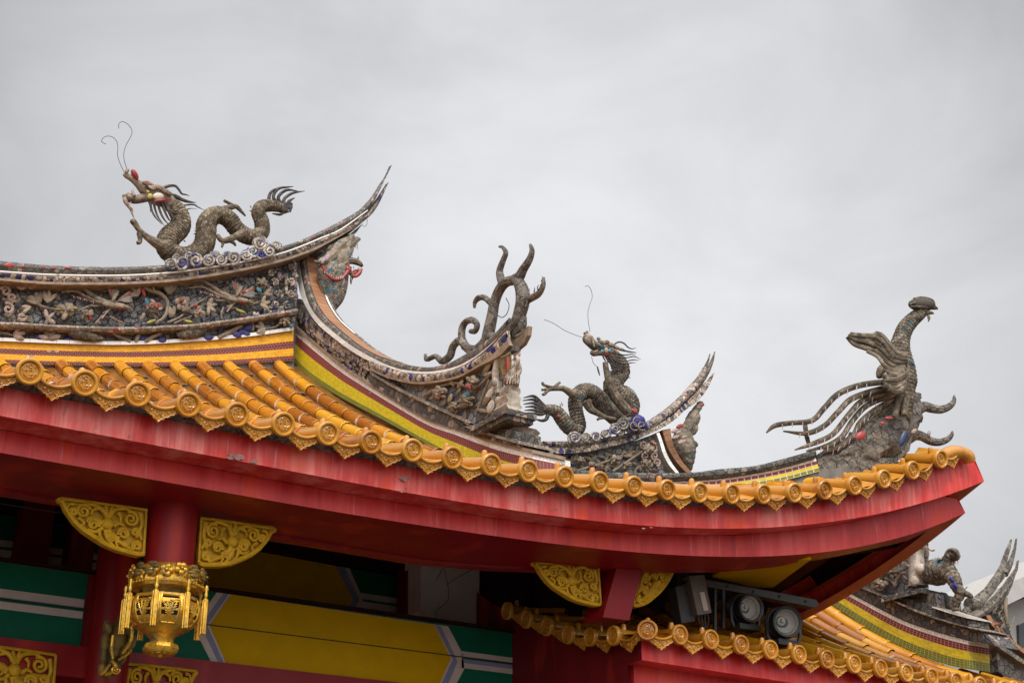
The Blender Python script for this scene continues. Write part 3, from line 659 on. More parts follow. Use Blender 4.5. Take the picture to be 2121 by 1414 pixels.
# ---- frieze reliefs
FA=Fr(RP,0,540,.15088);FB=Fr(RP,300,540,.15088)
def relief(name,fn,mat='piece',frs=FA):
    g=G();fn(Rel(g,frs),g);return part(g,name,M[mat],ridge)
def pebbles(R,g):
    rr=random.Random(11)
    for k in range(900):
        x=rr.uniform(-700,1500);
        y0=np.interp(x,[q[0] for q in ct],[q[1] for q in ct]);y1=np.interp(x,[q[0] for q in lt],[q[1] for q in lt])
        y=rr.uniform(y0+8,y1-4);R.leaf(x,y,rr.uniform(12,24),rr.uniform(0,180),rr.uniform(10,17),9,-.045,8,6)
g=G();pebbles(Rel(g,fa),g);part(g,'frieze_pebbles',M['sh_dark'],ridge)['kind']='stuff'
def twig(R,L,r,tint=T_TAN): R.tube([(q[0],q[1],r*(1-.35*i/len(L))) for i,q in enumerate(L)],off=.03,tint=tint,n=6)
def leaves(R,x,y,k,l,a0,spread,tint=T_TAN,off=.035,w=.40):
    l*=1.2
    for i in range(k):
        a=a0+(i-(k-1)/2)*spread;t=R_(a);R.leaf(x+math.cos(t)*l*.8,y+math.sin(t)*l*.8,l,a+random.uniform(-12,12),l*w*random.uniform(.8,1.2),l*.22,off,tint=tint if random.random()<.75 else random.choice([T_CRM,T_BRN,T_PNK]))
def flower(R,x,y,r,tints,k=8,off=.05):
    rq=random.Random(int(x*7+y));r*=1.15
    for ring,(rr_,n) in enumerate(((1.,k-1),(.55,4))):
        for i in range(n):
            a=360*i/n+ring*20+rq.uniform(-24,24);t=R_(a);d=r*rr_*rq.uniform(.35,.68);tn=rq.choice(tints+tints[-1:]+[T_TAN,T_BRN]) if ring==0 else rq.choice(tints)
            R.leaf(x+math.cos(t)*d,y+math.sin(t)*d*.9,r*rq.uniform(.32,.55)*rr_,a+rq.uniform(-30,30),r*rq.uniform(.24,.40)*rr_,r*rq.uniform(.12,.3),off+.02*ring+rq.uniform(-.01,.012),tint=tn)
    R.leaf(x,y,r*.2,0,r*.2,r*.25,off+.03,tint=rq.choice(tints))
def bird(R,bx,by,S,flip=1):
    """bird in flight: tail streamers to the left, wings up, head right"""
    X=lambda v:bx+v*S;Y=lambda v:by+v*S
    for L,r in(([(0,0),(-180,-90),(-330,-190),(-500,-265),(-700,-235)],24),([(0,20),(-160,-60),(-300,-160),(-420,-230),(-560,-250)],21),([(0,30),(-150,-10),(-300,-80),(-420,-140),(-620,-130)],22),([(-10,30),(-130,60),(-220,60)],15)):
        R.tube([(X(a),Y(b),r*S*(1-.14*i)) for i,(a,b) in enumerate(L)],off=.05,n=6,tint=T_TAN,res=18)
    for i in range(11):
        x=-150-30*i;R.leaf(X(x),Y(-30-8*i+40),26*S,60,5*S,4*S,.06,5,4,tint=T_WHT if i%3 else T_RED)
    for j,(bx_,by_,l,an,wd,tn) in enumerate(((-60,-10,130,28,30,T_TAN),(-30,30,140,16,32,T_BRN),(40,40,130,10,40,T_TAN),(90,20,120,14,34,T_BRN),(120,60,110,8,34,T_TAN),(190,55,90,10,36,T_CRM),(180,85,80,6,28,T_RED),(250,70,70,12,30,T_TAN))): R.leaf(X(bx_),Y(by_),l*S,an,wd*S,30*S,.055+.006*(j%3),tint=tn)
    R.leaf(X(300),Y(78),44*S,20,30*S,28*S,.08,tint=T_TAN);R.leaf(X(310),Y(66),20*S,30,12*S,20*S,.09,tint=T_RED)
    R.leaf(X(345),Y(100),24*S,35,9*S,8*S,.08,tint=T_YEL)
    for j in range(5):
        R.leaf(X(70+14*j),Y(-110+8*j),(150-14*j)*S,-112+13*j,26*S,14*S,.06+.006*j,tint=[T_TAN,T_RED,T_BRN,T_BRN,T_TAN][j])
        R.leaf(X(240+12*j),Y(-70+16*j),(125-12*j)*S,-38+10*j,24*S,14*S,.06+.006*j,tint=[T_TAN,T_RED,T_TAN,T_TEA,T_TAN][j])
    for L in([(70,80),(10,130),(-50,160)],[(40,110),(-20,180),(-60,230)]): R.tube([(X(a),Y(b),9*S) for a,b in L],off=.05,n=5,tint=T_PNK)
relief('relief_bird',lambda R,g:bird(R,1460,560,1.))
relief('relief_bird',lambda R,g:bird(R,1180,490,.92),frs=FB)
def fret(R,g):
    for x,y,r,d,s in((75,420,75,1,200),(300,320,70,-1,180),(110,660,80,1,240),(420,330,50,1,0),(150,510,60,-1,90),(300,770,60,1,0)):
        R.spiral(x,y,r,1.3,24,d,s,.03)
    for L in([(30,520),(130,560),(220,520)],[(60,740),(120,760),(180,700)],[(240,770),(380,780),(400,840)],[(230,470),(260,540),(200,580)]): R.tube([(a,b,24) for a,b in L],off=.03,n=6,tint=T_BRN)
relief('relief_scroll',lambda R,g:fret(R,g))
def fret2(R,g):
    for x,y,r,d,s in((2010,60,62,1,270),(1740,170,52,-1,0),(1880,210,50,1,90),(1790,300,52,1,200),(2000,290,56,-1,90),(1850,470,60,1,180),(2010,450,58,1,0),(1790,600,52,-1,180),(1960,600,56,1,40),(1680,690,48,1,0),(1860,690,50,-1,90),(2060,200,36,1,0)):
        R.spiral(x,y,r,1.35,19,d,s,.03);R.leaf(x,y,r*.3,30,r*.2,8,.05,tint=T_CRM)
    for L in([(1940,180),(1940,330),(1945,460)],[(2060,120),(2070,250),(2060,420)],[(1730,360),(1740,480),(1730,560)],[(1700,640),(1800,650),(1900,640)],[(1640,700),(1660,740),(1780,730)]): R.tube([(a,b,20) for a,b in L],off=.025,n=6,tint=T_CRM)
g=G();fret2(Rel(g,FB),g);part(g,'relief_scroll',M['sh_pale'],ridge,'pale squared scroll fretwork at the end of the frieze')
def blos(R,g):
    flower(R,930,680,125,[T_LIL,T_TAN,T_BRN,T_CRM]);flower(R,1190,740,85,[T_TAN,T_RED,T_BRN]);flower(R,2090,640,90,[T_BRN,T_RED,T_TAN]);
    leaves(R,520,580,4,75,-120,34);leaves(R,420,640,2,60,170,40);leaves(R,660,560,3,75,-80,38,T_CRM);leaves(R,650,790,4,62,0,70,T_PNK)
    leaves(R,1900,470,3,80,-130,45,T_PNK);R.leaf(2020,560,60,70,28,12,.05,tint=T_TEA);R.leaf(1970,430,70,70,24,12,.05,tint=T_RED)
    R.leaf(790,665,45,5,9,9,.07,tint=T_YEL);R.leaf(1035,650,40,10,9,9,.07,tint=T_YEL);R.leaf(1960,760,60,120,30,14,.04,tint=T_TAN)
    twig(R,[(380,500),(520,600),(660,650),(830,680)],20);twig(R,[(1060,690),(1180,640),(1280,600)],15);twig(R,[(1500,760),(1610,820),(1720,870)],14);twig(R,[(1310,860),(1400,760),(1480,700)],13)
relief('relief_blossom',blos)
def blos2(R,g):
    flower(R,150,630,100,[T_BRN,T_RED,T_TAN,T_PNK]);flower(R,530,590,110,[T_TAN,T_LIL,T_BRN,T_CRM]);flower(R,740,700,85,[T_CRM,T_PNK,T_TAN]);flower(R,1340,430,85,[T_RED,T_PNK,T_TAN]);flower(R,1600,310,90,[T_CRM,T_TAN,T_BRN]);flower(R,1520,740,48,[T_LIL,T_WHT])
    for x,y in((505,540),(700,610)): R.leaf(x,y,30,0,28,22,.09,tint=T_RED)
    leaves(R,330,440,3,80,-80,35);leaves(R,870,620,4,60,10,50,T_CRM);leaves(R,1600,590,3,60,-10,50,T_CRM);leaves(R,1640,450,2,50,-10,40);leaves(R,370,760,2,70,-90,40);R.leaf(1570,400,50,50,28,14,.06,tint=T_TEA)
    R.leaf(90,830,70,-20,20,12,.05,tint=T_YEL);R.leaf(600,830,60,15,18,12,.05,tint=T_YEL);R.leaf(1320,690,70,20,18,12,.05,tint=T_YEL);R.leaf(120,390,40,80,10,8,.06,tint=T_YEL)
    twig(R,[(-20,360),(80,410),(220,460),(310,570),(300,700),(250,790),(140,860)],30);twig(R,[(310,850),(450,790),(520,740),(620,640),(760,560),(860,500)],17)
    twig(R,[(1080,640),(1050,730),(1060,800)],14);twig(R,[(1230,640),(1300,690),(1400,740)],14);twig(R,[(1340,590),(1450,600),(1580,560)],14);twig(R,[(1420,480),(1530,450),(1650,460)],13);twig(R,[(400,860),(560,790),(640,760)],12)
relief('relief_blossom',blos2,frs=FB)
# lower frieze: fish, twigs, blue china
def fish(R,pts,tint):
    g=R.g;C=crom(np.array([(a,b,c,0) for a,b,c in pts])[:,[0,1,3,2]],22);u=R.fr.unit(pts[0][0],pts[0][1])
    P=[R.fr(q[0],q[1],.05) for q in C];rad=[max(q[3],4)*u for q in C];g.tint=tint
    g.tube(P,rad,14,up=R.fr.pl.n,flat=.7,disp=lambda L,th,i:.006*(((L/.035)+(abs(((th*7/math.pi+ (int(L/.035)%2)*.5)%1)-.5))*1.2)%1.))
    g.tint=.5
def fish1(R,g):
    fish(R,[(920,890,20),(960,950,60),(1060,1000,75),(1200,1030,72),(1320,1060,52),(1420,1070,20)],T_BRN);leaves(R,930,900,3,70,-110,35,T_TAN)
def low1(R,g):
    leaves(R,200,1010,3,70,-10,45,T_PNK);leaves(R,680,1070,4,75,-90,50,T_TAN);R.leaf(540,1050,60,10,34,16,.03,tint=T_BLU);R.leaf(740,1000,50,-20,26,14,.03,tint=T_BLU);R.leaf(970,1085,90,5,36,16,.02,tint=T_BLU);R.leaf(1960,1070,50,0,30,14,.03,tint=T_BLU)
    twig(R,[(-20,985),(90,1000),(170,1020)],14);twig(R,[(1540,990),(1650,1050),(1790,1110)],26);R.leaf(1890,1050,75,-68,30,18,.04,tint=T_TAN);twig(R,[(1990,1110),(2070,1060),(2150,1010)],24)
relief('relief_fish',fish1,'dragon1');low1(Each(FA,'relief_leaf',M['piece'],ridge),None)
def fish2(R,g):
    fish(R,[(430,1015,22),(520,1010,62),(640,990,76),(740,980,62),(830,930,34),(880,880,22)],T_BRN);leaves(R,700,900,4,55,-150,30,T_RED)
def low2(R,g):
    twig(R,[(20,1100),(120,1040),(220,990)],28);twig(R,[(1010,1060),(1160,980),(1330,890)],30);twig(R,[(1480,960),(1490,900),(1470,850)],15);twig(R,[(1640,930),(1780,910),(1860,860)],13)
    leaves(R,1640,920,4,60,170,40,T_CRM);flower(R,1930,820,80,[T_CRM,T_TAN]);R.leaf(1040,930,34,20,26,14,.03,tint=T_BLU)
    for x,y,l in((240,1090,60),(880,1050,70),(1260,1010,75),(1340,980,60),(1430,920,60),(1400,1000,50)): R.leaf(x,y,l,random.uniform(-30,30),l*.6,16,.03,tint=T_BLU)
    R.leaf(2015,890,26,60,24,14,.05,tint=T_TEA)
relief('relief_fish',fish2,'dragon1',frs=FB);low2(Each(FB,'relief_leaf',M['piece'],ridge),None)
shards(FA,[(x,y,l,5,l*.45,8,.155,T_RED) for x,y,l in((130,60,70),(310,80,38),(595,90,34),(735,100,36),(910,95,30),(960,100,30))],'red_shard',M['piececlean'],ridge)
# ---------------------------------------------------------------- cloud scrolls under dragon 1
def clouds(fr,L,name,label,off=.12):
    g=G();R=Rel(g,fr);rr=random.Random(len(L))
    for x,y,r,d in L:
        R.leaf(x,y,r*.92,rr.uniform(-20,20),r*.82,r*.6,off-.02,10,7)
        R.spiral(x,y,r*.86,1.9,r*.17,d,rr.uniform(0,360),off+.05*r/30,end=.1,n=7)
    return solo(g,'cloud_scroll',M['cloud'],label,'ornament',tuple(fr(L[0][0],L[0][1])))
clouds(fa,[(880,815,36,1),(935,805,42,-1),(1005,795,44,1),(1075,790,38,-1),(1135,790,36,1),(1200,780,40,-1),(1265,765,36,1),(905,785,28,-1),(970,770,28,1),(1105,765,28,-1),(1165,765,26,1)],'cloud_scroll','white and blue spiral clouds along the ridge under the brown dragon')
clouds(fa,[(1335,705,44,1),(1385,745,42,-1),(1300,745,38,1),(1420,720,30,1),(1345,760,34,-1)],'cloud_scroll','pale blue cloud knot under the tail of the brown dragon')
# ---------------------------------------------------------------- hanging ridge (plane X=5.7), runs down the slope towards the viewer
XH=5.7
HP=PX(XH);ZB=(580,320,.42433)
fb=Fr(HP,*ZB);fp=Fr(HP)
g=G();R=Rel(g,fp)
mtop=[(607.6,678.5),(665,727),(707,761),(758,795),(818,833),(885,871.5),(947,891.8),(994,909),(1041,923.6),(1103,938)]
mbot=[(607,747),(629,771),(653,790),(697.5,818),(728,835),(804,875),(851,901),(898,927),(960,960),(1030,990),(1106,1012)]
R.band(mtop,mbot,.34,n=110,m=4)
hang=part(g,'hanging_ridge',M['mos_hang'],hall)
g=G();R=Rel(g,fp);R.band([(x,y-7) for x,y in mtop],mtop,.3,off=.012,n=80,m=1);part(g,'brown_edge',M['brownedge'],hang)
# relief ground between mosaic and crest
wl=[(95,505),(98,560),(108,620),(125,690),(155,760),(200,820),(270,880),(350,940),(440,992),(520,1030),(600,1054),(700,1064),(790,1056),(870,1034),(960,985),(1050,910),(1100,850)]
g=G();R=Rel(g,fb)
R.band([(80,700),(120,760),(200,840),(300,920),(420,1000),(520,1060),(600,1100),(700,1130),(800,1160)],[(62,838),(195,952),(300,1034),(420,1114),(560,1204),(640,1252),(720,1294),(800,1340),(900,1392)],.28,off=-.02,n=70,m=4)
part(g,'relief_ground',M['sh_grey'],hang)
g=G();R=Rel(g,fb);rr=random.Random(21)
for k in range(150):
    f=rr.random();x=80+f*480;yt=np.interp(x,[80,120,200,300,420,520],[560,760,840,920,1010,1060])+16;yb=np.interp(x,[62,195,300,420,560],[838,952,1034,1114,1204])-8
    if yt>yb-6: continue
    R.leaf(x,rr.uniform(yt,yb),rr.uniform(7,17),rr.uniform(30,110),rr.uniform(4,7),4,.0,6,4,tint=rr.choice([T_CRM,T_TAN,T_BRN,T_BRN,T_PNK,T_BLU,T_CRM]))
part(g,'relief_leaves',M['piece'],hang)
g=G();R=Rel(g,fb);R.poly([(560,1085),(760,1105),(880,1075),(960,1030),(1015,990),(1030,980),(1030,1270),(930,1322),(760,1230),(640,1170)],.12,.0);part(g,'panel_ground',M['sh_dark'],hang)
# ledge with cream bead, and stepped end blocks
lw=[(440,1062),(560,1133),(700,1203),(830,1262),(930,1312),(1010,1345),(1080,1368),(1160,1392),(1290,1415)]
lwp=[(580+x*.42433,320+y*.42433) for x,y in lw[:5]]+[(960,878),(995,892),(1041,906),(1075,915)]
g=G();R=Rel(g,fp);R.band([(x,y-2) for x,y in lwp],[(x,y+4) for x,y in lwp],.30,off=.05,n=70,m=2);part(g,'ledge_bead',M['mould'],hang)
g=G();R=Rel(g,fp);R.band([(x,y+3) for x,y in lwp],[(767,793),(818,828),(885,867),(910,876),(947,888),(985,901),(1030,915),(1078,927)],.3,off=.02,n=60,m=2);part(g,'ledge_face',M['sh_grey'],hang)
g=G();R=Rel(g,fp);R.band([(1030,884),(1048,888),(1066,892)],[(1030,906),(1048,910),(1066,914)],.24,off=.01,n=20,m=2);part(g,'end_block',M['sh_grey'],hang)
# crest slab
tl=[(112,490),(120,560),(136,640),(165,720),(212,792),(290,864),(370,928),(450,974),(530,1003),(600,1022),(720,1038),(800,1024),(850,1005),(960,940),(1040,880),(1100,815),(1118,796)]
g=G();R=Rel(g,fb);R.band(tl,wl,.23,off=.03,n=120,m=3,bulge=.01,taper=.9);part(g,'crest_slab',M['sh_crown'],hang)
g=G();R=Rel(g,fb);R.band([(x-4,y-2) if y<800 else (x,y-5) for x,y in wl],[(x-22,y+2) if y<700 else (x-13,y+11) if y<1000 else (x,y+6) for x,y in wl],.06,off=.05,n=120,m=1);part(g,'white_tile_edge',M['whitetile'],hang)
sb=[(440,1040),(480,1062),(540,1085),(650,1108),(750,1104),(870,1078),(960,1030),(1050,962),(1110,905)]
g=G();R=Rel(g,fb);R.band([(440,997),(480,1018),(540,1042),(650,1066),(750,1066),(870,1042),(960,993),(1050,918),(1105,858)],sb,.26,off=.045,n=80,m=3,bulge=.015,taper=.85);part(g,'cornice_shard_band',M['sh_blue'],hang)
g=G();R=Rel(g,fb);R.band(sb,[(x,y+10) for x,y in sb[:-2]]+[(1065,985),(1120,930)],.28,off=.06,n=60,m=1,taper=.8);part(g,'drip_edge',M['brownedge'],hang)
g=G();R=Rel(g,fb)
R.band([(80,700),(105,740),(140,790),(200,850),(280,912),(360,965),(430,1008)],[(72,745),(98,800),(150,865),(210,915),(280,965),(360,1015),(430,1055)],.2,off=.01,n=50,m=2);part(g,'blue_shard_strip',M['sh_blue'],hang)
# brown tiled top of the crest where it stands up under the swallowtail
tw=lambda q,o:np.array(fb(q[0],q[1],.031))+np.array([o,0,0])
g=G();TL=crom(np.column_stack([np.array(tl[:9]),np.zeros(9)]),50);L=0;rows=[[],[]];uv=[[],[]]
for i,q in enumerate(TL):
    a=tw(q,.03);b_=tw(q,.165)
    if i:L+=np.linalg.norm(a-pa)
    pa=a;d=np.array([0,-.006,.004]);rows[0].append(a+d);rows[1].append(b_+d);uv[0].append((L,0));uv[1].append((L,1))
g.grid(rows,uv);part(g,'brown_tile_top',M['browntile'],hang)
g=G();rows=[[],[]];uv=[[],[]];L=0
for i,q in enumerate(TL[:30]):
    a=tw(q,.165);b_=tw(q,.187)
    if i:L+=np.linalg.norm(a-pa)
    pa=a;d=np.array([0,-.012,.008]);rows[0].append(a+d);rows[1].append(b_+d);uv[0].append((L,0));uv[1].append((L,1))
g.grid(rows,uv);part(g,'white_tile_edge',M['whitetile'],hang)
# shield shaped beak at the lower end of the crest
f5=Fr(HP,880,720,.16976)
g=G();R=Rel(g,fb);R.poly([(1062,962),(1075,905),(1108,872),(1150,886),(1186,870),(1214,836),(1209,880),(1186,925),(1146,958),(1100,975)],.035,-.10);R.tube([(1080,905,9),(1110,878,9),(1150,890,10),(1186,872,9),(1213,838,3)],off=-.11,n=7);part(g,'crest_beak',M['brownedge'],hang)
# plinth under the statue: a slab with one corner towards the viewer
P0=f5(990,712,.12);PL3=Fr(PX(P0[0]),880,720,.16976);PR3=Fr(PY(P0[1]),880,720,.16976)
lft=PL3(556,905);rgt=PR3(1366,850)
g=G();g.box((P0[0],P0[1],P0[2]-.055),(rgt[0],lft[1],P0[2]-.012));g.box((P0[0]+.02,P0[1]+.02,P0[2]-.09),(rgt[0]-.02,lft[1]-.02,P0[2]-.055));part(g,'plinth_slab',M['sh_grey'],hang)
cxp,cyp=(P0[0]+rgt[0])/2,(P0[1]+lft[1])/2
g=G();g.lathe([(.15,P0[2]-.09),(.115,P0[2]-.13),(.11,P0[2]-.22),(.12,P0[2]-.42)],10,Matrix.Translation((5.87,cyp-.02,0)));part(g,'plinth_stem',M['statue'],hang)
bA=np.array([P0[0]+.04,P0[1]+.04,P0[2]-.012]);wB=PR3(1215,770)[0];lB=PL3(760,800)[1]
PT3=Fr(PY(P0[1]+.09),880,720,.16976)
tA=np.array([P0[0]+.07,P0[1]+.09,PT3(962,425)[2]]);wT=PT3(1158,402)[0];lT=PL3(850,450)[1]
g=G()
nz=9;rows=[]
for i in range(nz+1):
    f=i/nz;a=bA*(1-f)+tA*f;w_=wB*(1-f)+wT*f;l_=lB*(1-f)+lT*f;k=.012*math.sin(i*2.3)
    rows.append([(a[0]+k,l_,a[2]),(a[0]+k,(a[1]+l_)/2,a[2]),(a[0]+k,a[1],a[2]),((a[0]+w_)/2,a[1]-k,a[2]),(w_-k,a[1],a[2]),(w_-k,l_,a[2]),(a[0]+k,l_,a[2])])
g.grid(rows);g.add(rows[-1][:6],[(0,1,2,3,4,5)]);part(g,'statue_pedestal',M['statue'],hang)
# panel flowers
g=G();R=Rel(g,fb)
for x,y,r,t in((780,1160,34,[T_TAN,T_BRN,T_PNK]),(940,1110,36,[T_TAN,T_BRN,T_CRM]),(910,1205,36,[T_TAN,T_BRN]),(850,1230,26,[T_BRN,T_TAN])): flower(R,x,y,r,t)
R.leaf(922,1133,14,70,9,9,.08,tint=T_RED);R.leaf(912,1170,16,10,11,7,.05,tint=T_TEA);R.leaf(764,1170,6,0,6,6,.09,tint=T_LIL)
for L in([(700,1180),(790,1130),(860,1115),(900,1130)],[(820,1240),(880,1200),(980,1120),(1040,1060)],[(960,1260),(990,1180),(1020,1100)]):twig(R,L,8)
for x,y,l,a in((840,1110,24,-110),(880,1120,26,-60),(1010,1040,36,-60),(1020,1070,30,-20),(1030,1130,40,-70),(1010,1190,40,-60),(870,1160,22,-60),(830,1190,26,-70),(990,1250,30,10),(1040,1200,30,-70),(1020,1230,30,-50),(745,1185,22,-40),(800,1210,22,-70)): R.leaf(x,y,l,a,l*.35,7,.03,tint=random.choice([T_CRM,T_TAN,T_TAN,T_BRN]))
part(g,'relief_flowers',M['piece'],hang)
g=G();R=Rel(g,f5);R.tube([(905,85,40),(880,200,42),(860,330,40),(870,450,36),(890,560,30)],off=.02,n=8);R.leaf(790,560,110,-60,34,20,.03,tint=.7);R.leaf(800,720,90,-70,40,20,.04,tint=.7);R.leaf(850,430,50,80,28,20,.06,tint=.2);R.leaf(905,650,60,80,50,26,.05,tint=.35);part(g,'side_post',M['statue'],hang)
# curling ornament on the crest
g=G();R=Rel(g,fb);o=-.10
R.tube([(710,974,7),(716,1000,11),(760,984,12),(790,1008,16),(828,985,18),(846,935,17),(880,908,18),(915,945,20),(960,955,24),(1005,915,26),(1020,860,26),(1035,790,24),(1048,720,22),(1072,660,22),(1105,622,22),(1140,615,20)],off=o,n=9)
R.tube([(905,940,20),(888,895,18),(890,845,17),(910,815,15),(940,808,15),(962,830,14),(952,862,13),(930,862,11)],off=o,n=9)
R.tube([(1040,735,16),(1000,700,14),(970,700,14),(952,720,11),(949,748,6)],off=o,n=8)
R.tube([(1090,640,22),(1072,575,17),(1088,520,14),(1102,480,12),(1086,452,8),(1070,450,5)],off=o,n=8)
R.tube([(1130,612,20),(1165,600,24),(1188,560,20),(1218,512,16),(1230,470,12),(1222,440,7)],off=o,n=8)
R.tube([(1150,600,24),(1178,650,30),(1185,710,32),(1172,770,30),(1150,830,28),(1100,885,24),(1040,890,20),(1015,880,20)],off=o,n=10)
R.tube([(1180,720,22),(1225,700,18),(1262,680,15),(1284,640,12),(1287,600,6)],off=o,n=8)
R.tube([(1185,790,18),(1180,840,22),(1150,880,24)],off=o-.02,n=8)
rk=random.Random(4)
for x,y in((1215,680),(1240,672),(1258,660),(1272,640),(1275,620),(1200,740),(1205,725),(1190,800),(1188,820),(1190,840),(1183,860)): R.tube([(x,y,4),(x+rk.uniform(-2,8),y-12,3),(x+rk.uniform(2,10),y-26,1)],off=o+.03,n=5)
solo(g,'curling_ornament',M['rock'],'grey curling ring and antler ornament standing on the low end of the sloping ridge','ornament',tuple(fb(960,950)))
g=G();R=Rel(g,fb);R.tube([(1103,700,2),(1118,735,2),(1108,775,2),(1085,795,2),(1062,785,2)],off=o-.02,n=6);solo(g,'blue_wire_hook',M['wireblue'],'dark blue wire hook inside the ring ornament','wire',tuple(fb(1103,700)))
# ---------------------------------------------------------------- statue on the plinth
fst=Fr(PY(tA[1]-.02),880,720,.16976)
st=thing('statue','robed bearded warrior statue standing on the plinth of the sloping ridge','statue',tuple(fst(1080,430)))
g=G();R=Rel(g,fst)
R.tube([(1052,446,92),(1062,390,92),(1076,320,84),(1092,240,72),(1104,180,58),(1112,142,34),(1118,112,30)],off=-.03,n=16,res=28,tint=.5)
R.leaf(1122,78,58,85,40,44,.02,12,9,tint=.75);R.leaf(1138,140,56,80,24,18,.09,tint=.85);R.leaf(1146,86,11,85,8,14,.10,tint=.8);R.leaf(1128,62,16,5,6,8,.09,tint=.3)
R.tube([(1066,190,40),(1010,250,42),(975,330,40),(1010,372,30),(1070,360,26)],off=.06,n=10,tint=.62)
R.tube([(1140,200,32),(1154,280,30),(1122,340,26)],off=.05,n=9,tint=.6)
for i in range(5): R.tube([(1000+34*i,440,7),(1015+30*i,380,8),(1040+20*i,300,5)],off=.075,n=6,tint=.3+.1*(i%2))
part(g,'body',M['statue'],st)
g=G();R=Rel(g,fst);R.poly([(1080,34),(1080,6),(1106,-26),(1146,-28),(1160,2),(1160,34)],.12,.06);R.tube([(1074,34,10),(1112,40,10),(1166,32,10)],off=.07,n=7);part(g,'hat',M['hair'],st)
g=G();R=Rel(g,fst);R.poly([(935,112),(1040,58),(1052,250),(1012,300),(952,332),(920,240)],.03,.10);R.tube([(930,120,8),(1000,90,8),(1040,60,8),(1052,160,8),(1050,250,8)],off=.11,n=6);part(g,'banner',M['golddark'],st)
g=G();g.tint=T_RED;R=Rel(g,fst);R.poly([(998,122),(1030,112),(1028,240),(1004,280)],.02,.125);part(g,'banner_stripe',M['piececlean'],st)
# ---------------------------------------------------------------- dragon face on the gable end
fg=Fr(PY(YR-.12),610,440,.16978)
gd=thing('gable_dragon','pale scaly dragon head with open red mouth under the tall swallowtail','dragon',tuple(fg(400,1150)))
g=G();R=Rel(g,fg)
def scl(L,th,i): s=L/.030;a=th*11/math.pi+(int(s)%2)*.5;fa_=abs((a%1)-.5);return .008*((s+fa_*fa_*2)%1.)
C=crom(np.array([(450,610,0,110),(462,704,0,180),(472,867,0,168),(467,1031,0,127),(452,1154,0,62),(442,1250,0,8)],float),90);u=fg.unit(400,900)
g.tube([fg(q[0],q[1],0) for q in C],[q[3]*u for q in C],44,disp=scl,up=(0,-1,0),flat=.7)
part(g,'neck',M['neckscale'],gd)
g=G();R=Rel(g,fg)
for x,y,l,a,wd,t in((420,690,75,20,60,.7),(540,700,110,10,85,.62),(600,640,90,-40,60,.55),(620,420,120,-60,60,.6),(560,470,100,-70,55,.7),(690,330,70,-70,45,.7),(480,520,80,75,35,.8),(680,470,90,-70,40,.5),(560,590,70,-10,40,.4),(640,560,60,-30,40,.6),(740,350,40,-20,30,.3),(460,420,70,-30,30,.4),(400,570,110,-35,60,.62),(470,510,130,-42,74,.68),(545,425,180,-40,76,.66),(590,530,130,-56,84,.72),(500,735,130,8,84,.74),(640,400,80,-62,60,.66)): R.leaf(x,y,l,a,wd,wd*.8,.06,tint=t)
R.tube([(600,600,40),(700,590,40),(780,615,34),(830,660,16)],off=.06);R.tube([(620,470,50),(690,400,44),(745,345,34),(795,322,16)],off=.05);R.tube([(640,700,40),(700,760,24),(690,830,14),(690,875,6)],off=.03);R.tube([(750,600,4),(772,570,12),(782,530,2)],off=.05)
R.tube([(690,380,22),(740,320,22),(790,320,14),(804,338,4)],off=.05)
R.tube([(240,590,10),(290,610,26),(340,590,34)],off=.04)
part(g,'head',M['palehead'],gd)
R=Each(fg,'red_fringe',M['piececlean'],gd);R.tube([(345,650,14),(370,720,16),(430,790,16),(500,820,16),(580,800,16),(650,720,26)],off=.12,tint=T_RED);R.tube([(820,690,14),(790,740,24),(740,780,18),(700,770,12)],off=.06,tint=T_RED);R.tube([(660,660,16),(690,680,14)],off=.1,tint=T_RED);R.leaf(745,735,58,-25,40,20,.03,tint=T_RED);R.leaf(660,690,44,60,26,16,.12,tint=T_RED);R.leaf(790,700,34,70,16,14,.06,tint=T_PNK)
R=Each(fg,'fang',M['piececlean'],gd)
for i in range(9): R.tube([(370+28*i,722+14*min(i,5)-6*max(0,i-5),6),(366+28*i,742+14*min(i,5),2)],off=.15,n=5,tint=T_WHT)
for x,y,h in((745,380,70),(765,370,90),(700,480,70),(690,660,50),(720,660,40),(690,800,40)): R.tube([(x,y,7),(x+4,y+h*.6,5),(x+6,y+h,1)],off=.07,n=5,tint=T_LIL)
R.tube([(590,800,20),(600,850,14),(580,900,4)],off=.1,n=6,tint=T_LIL);R=Each(fg,'ear_shard',M['piececlean'],gd);R.leaf(395,555,50,-60,28,20,.12,tint=T_LIL);R.leaf(350,590,40,-70,20,16,.12,tint=T_LIL)
g=G();R=Rel(g,fg);R.tube([(735,110,3),(730,200,3),(715,330,3)],off=.2,n=5);R.tube([(850,50,3),(885,90,3),(880,150,3),(850,172,3),(828,155,3)],off=.1,n=5);solo(g,'hanging_wire',M['wire'],'thin dark wires curling below the tall swallowtail','wire',tuple(fg(735,110)))
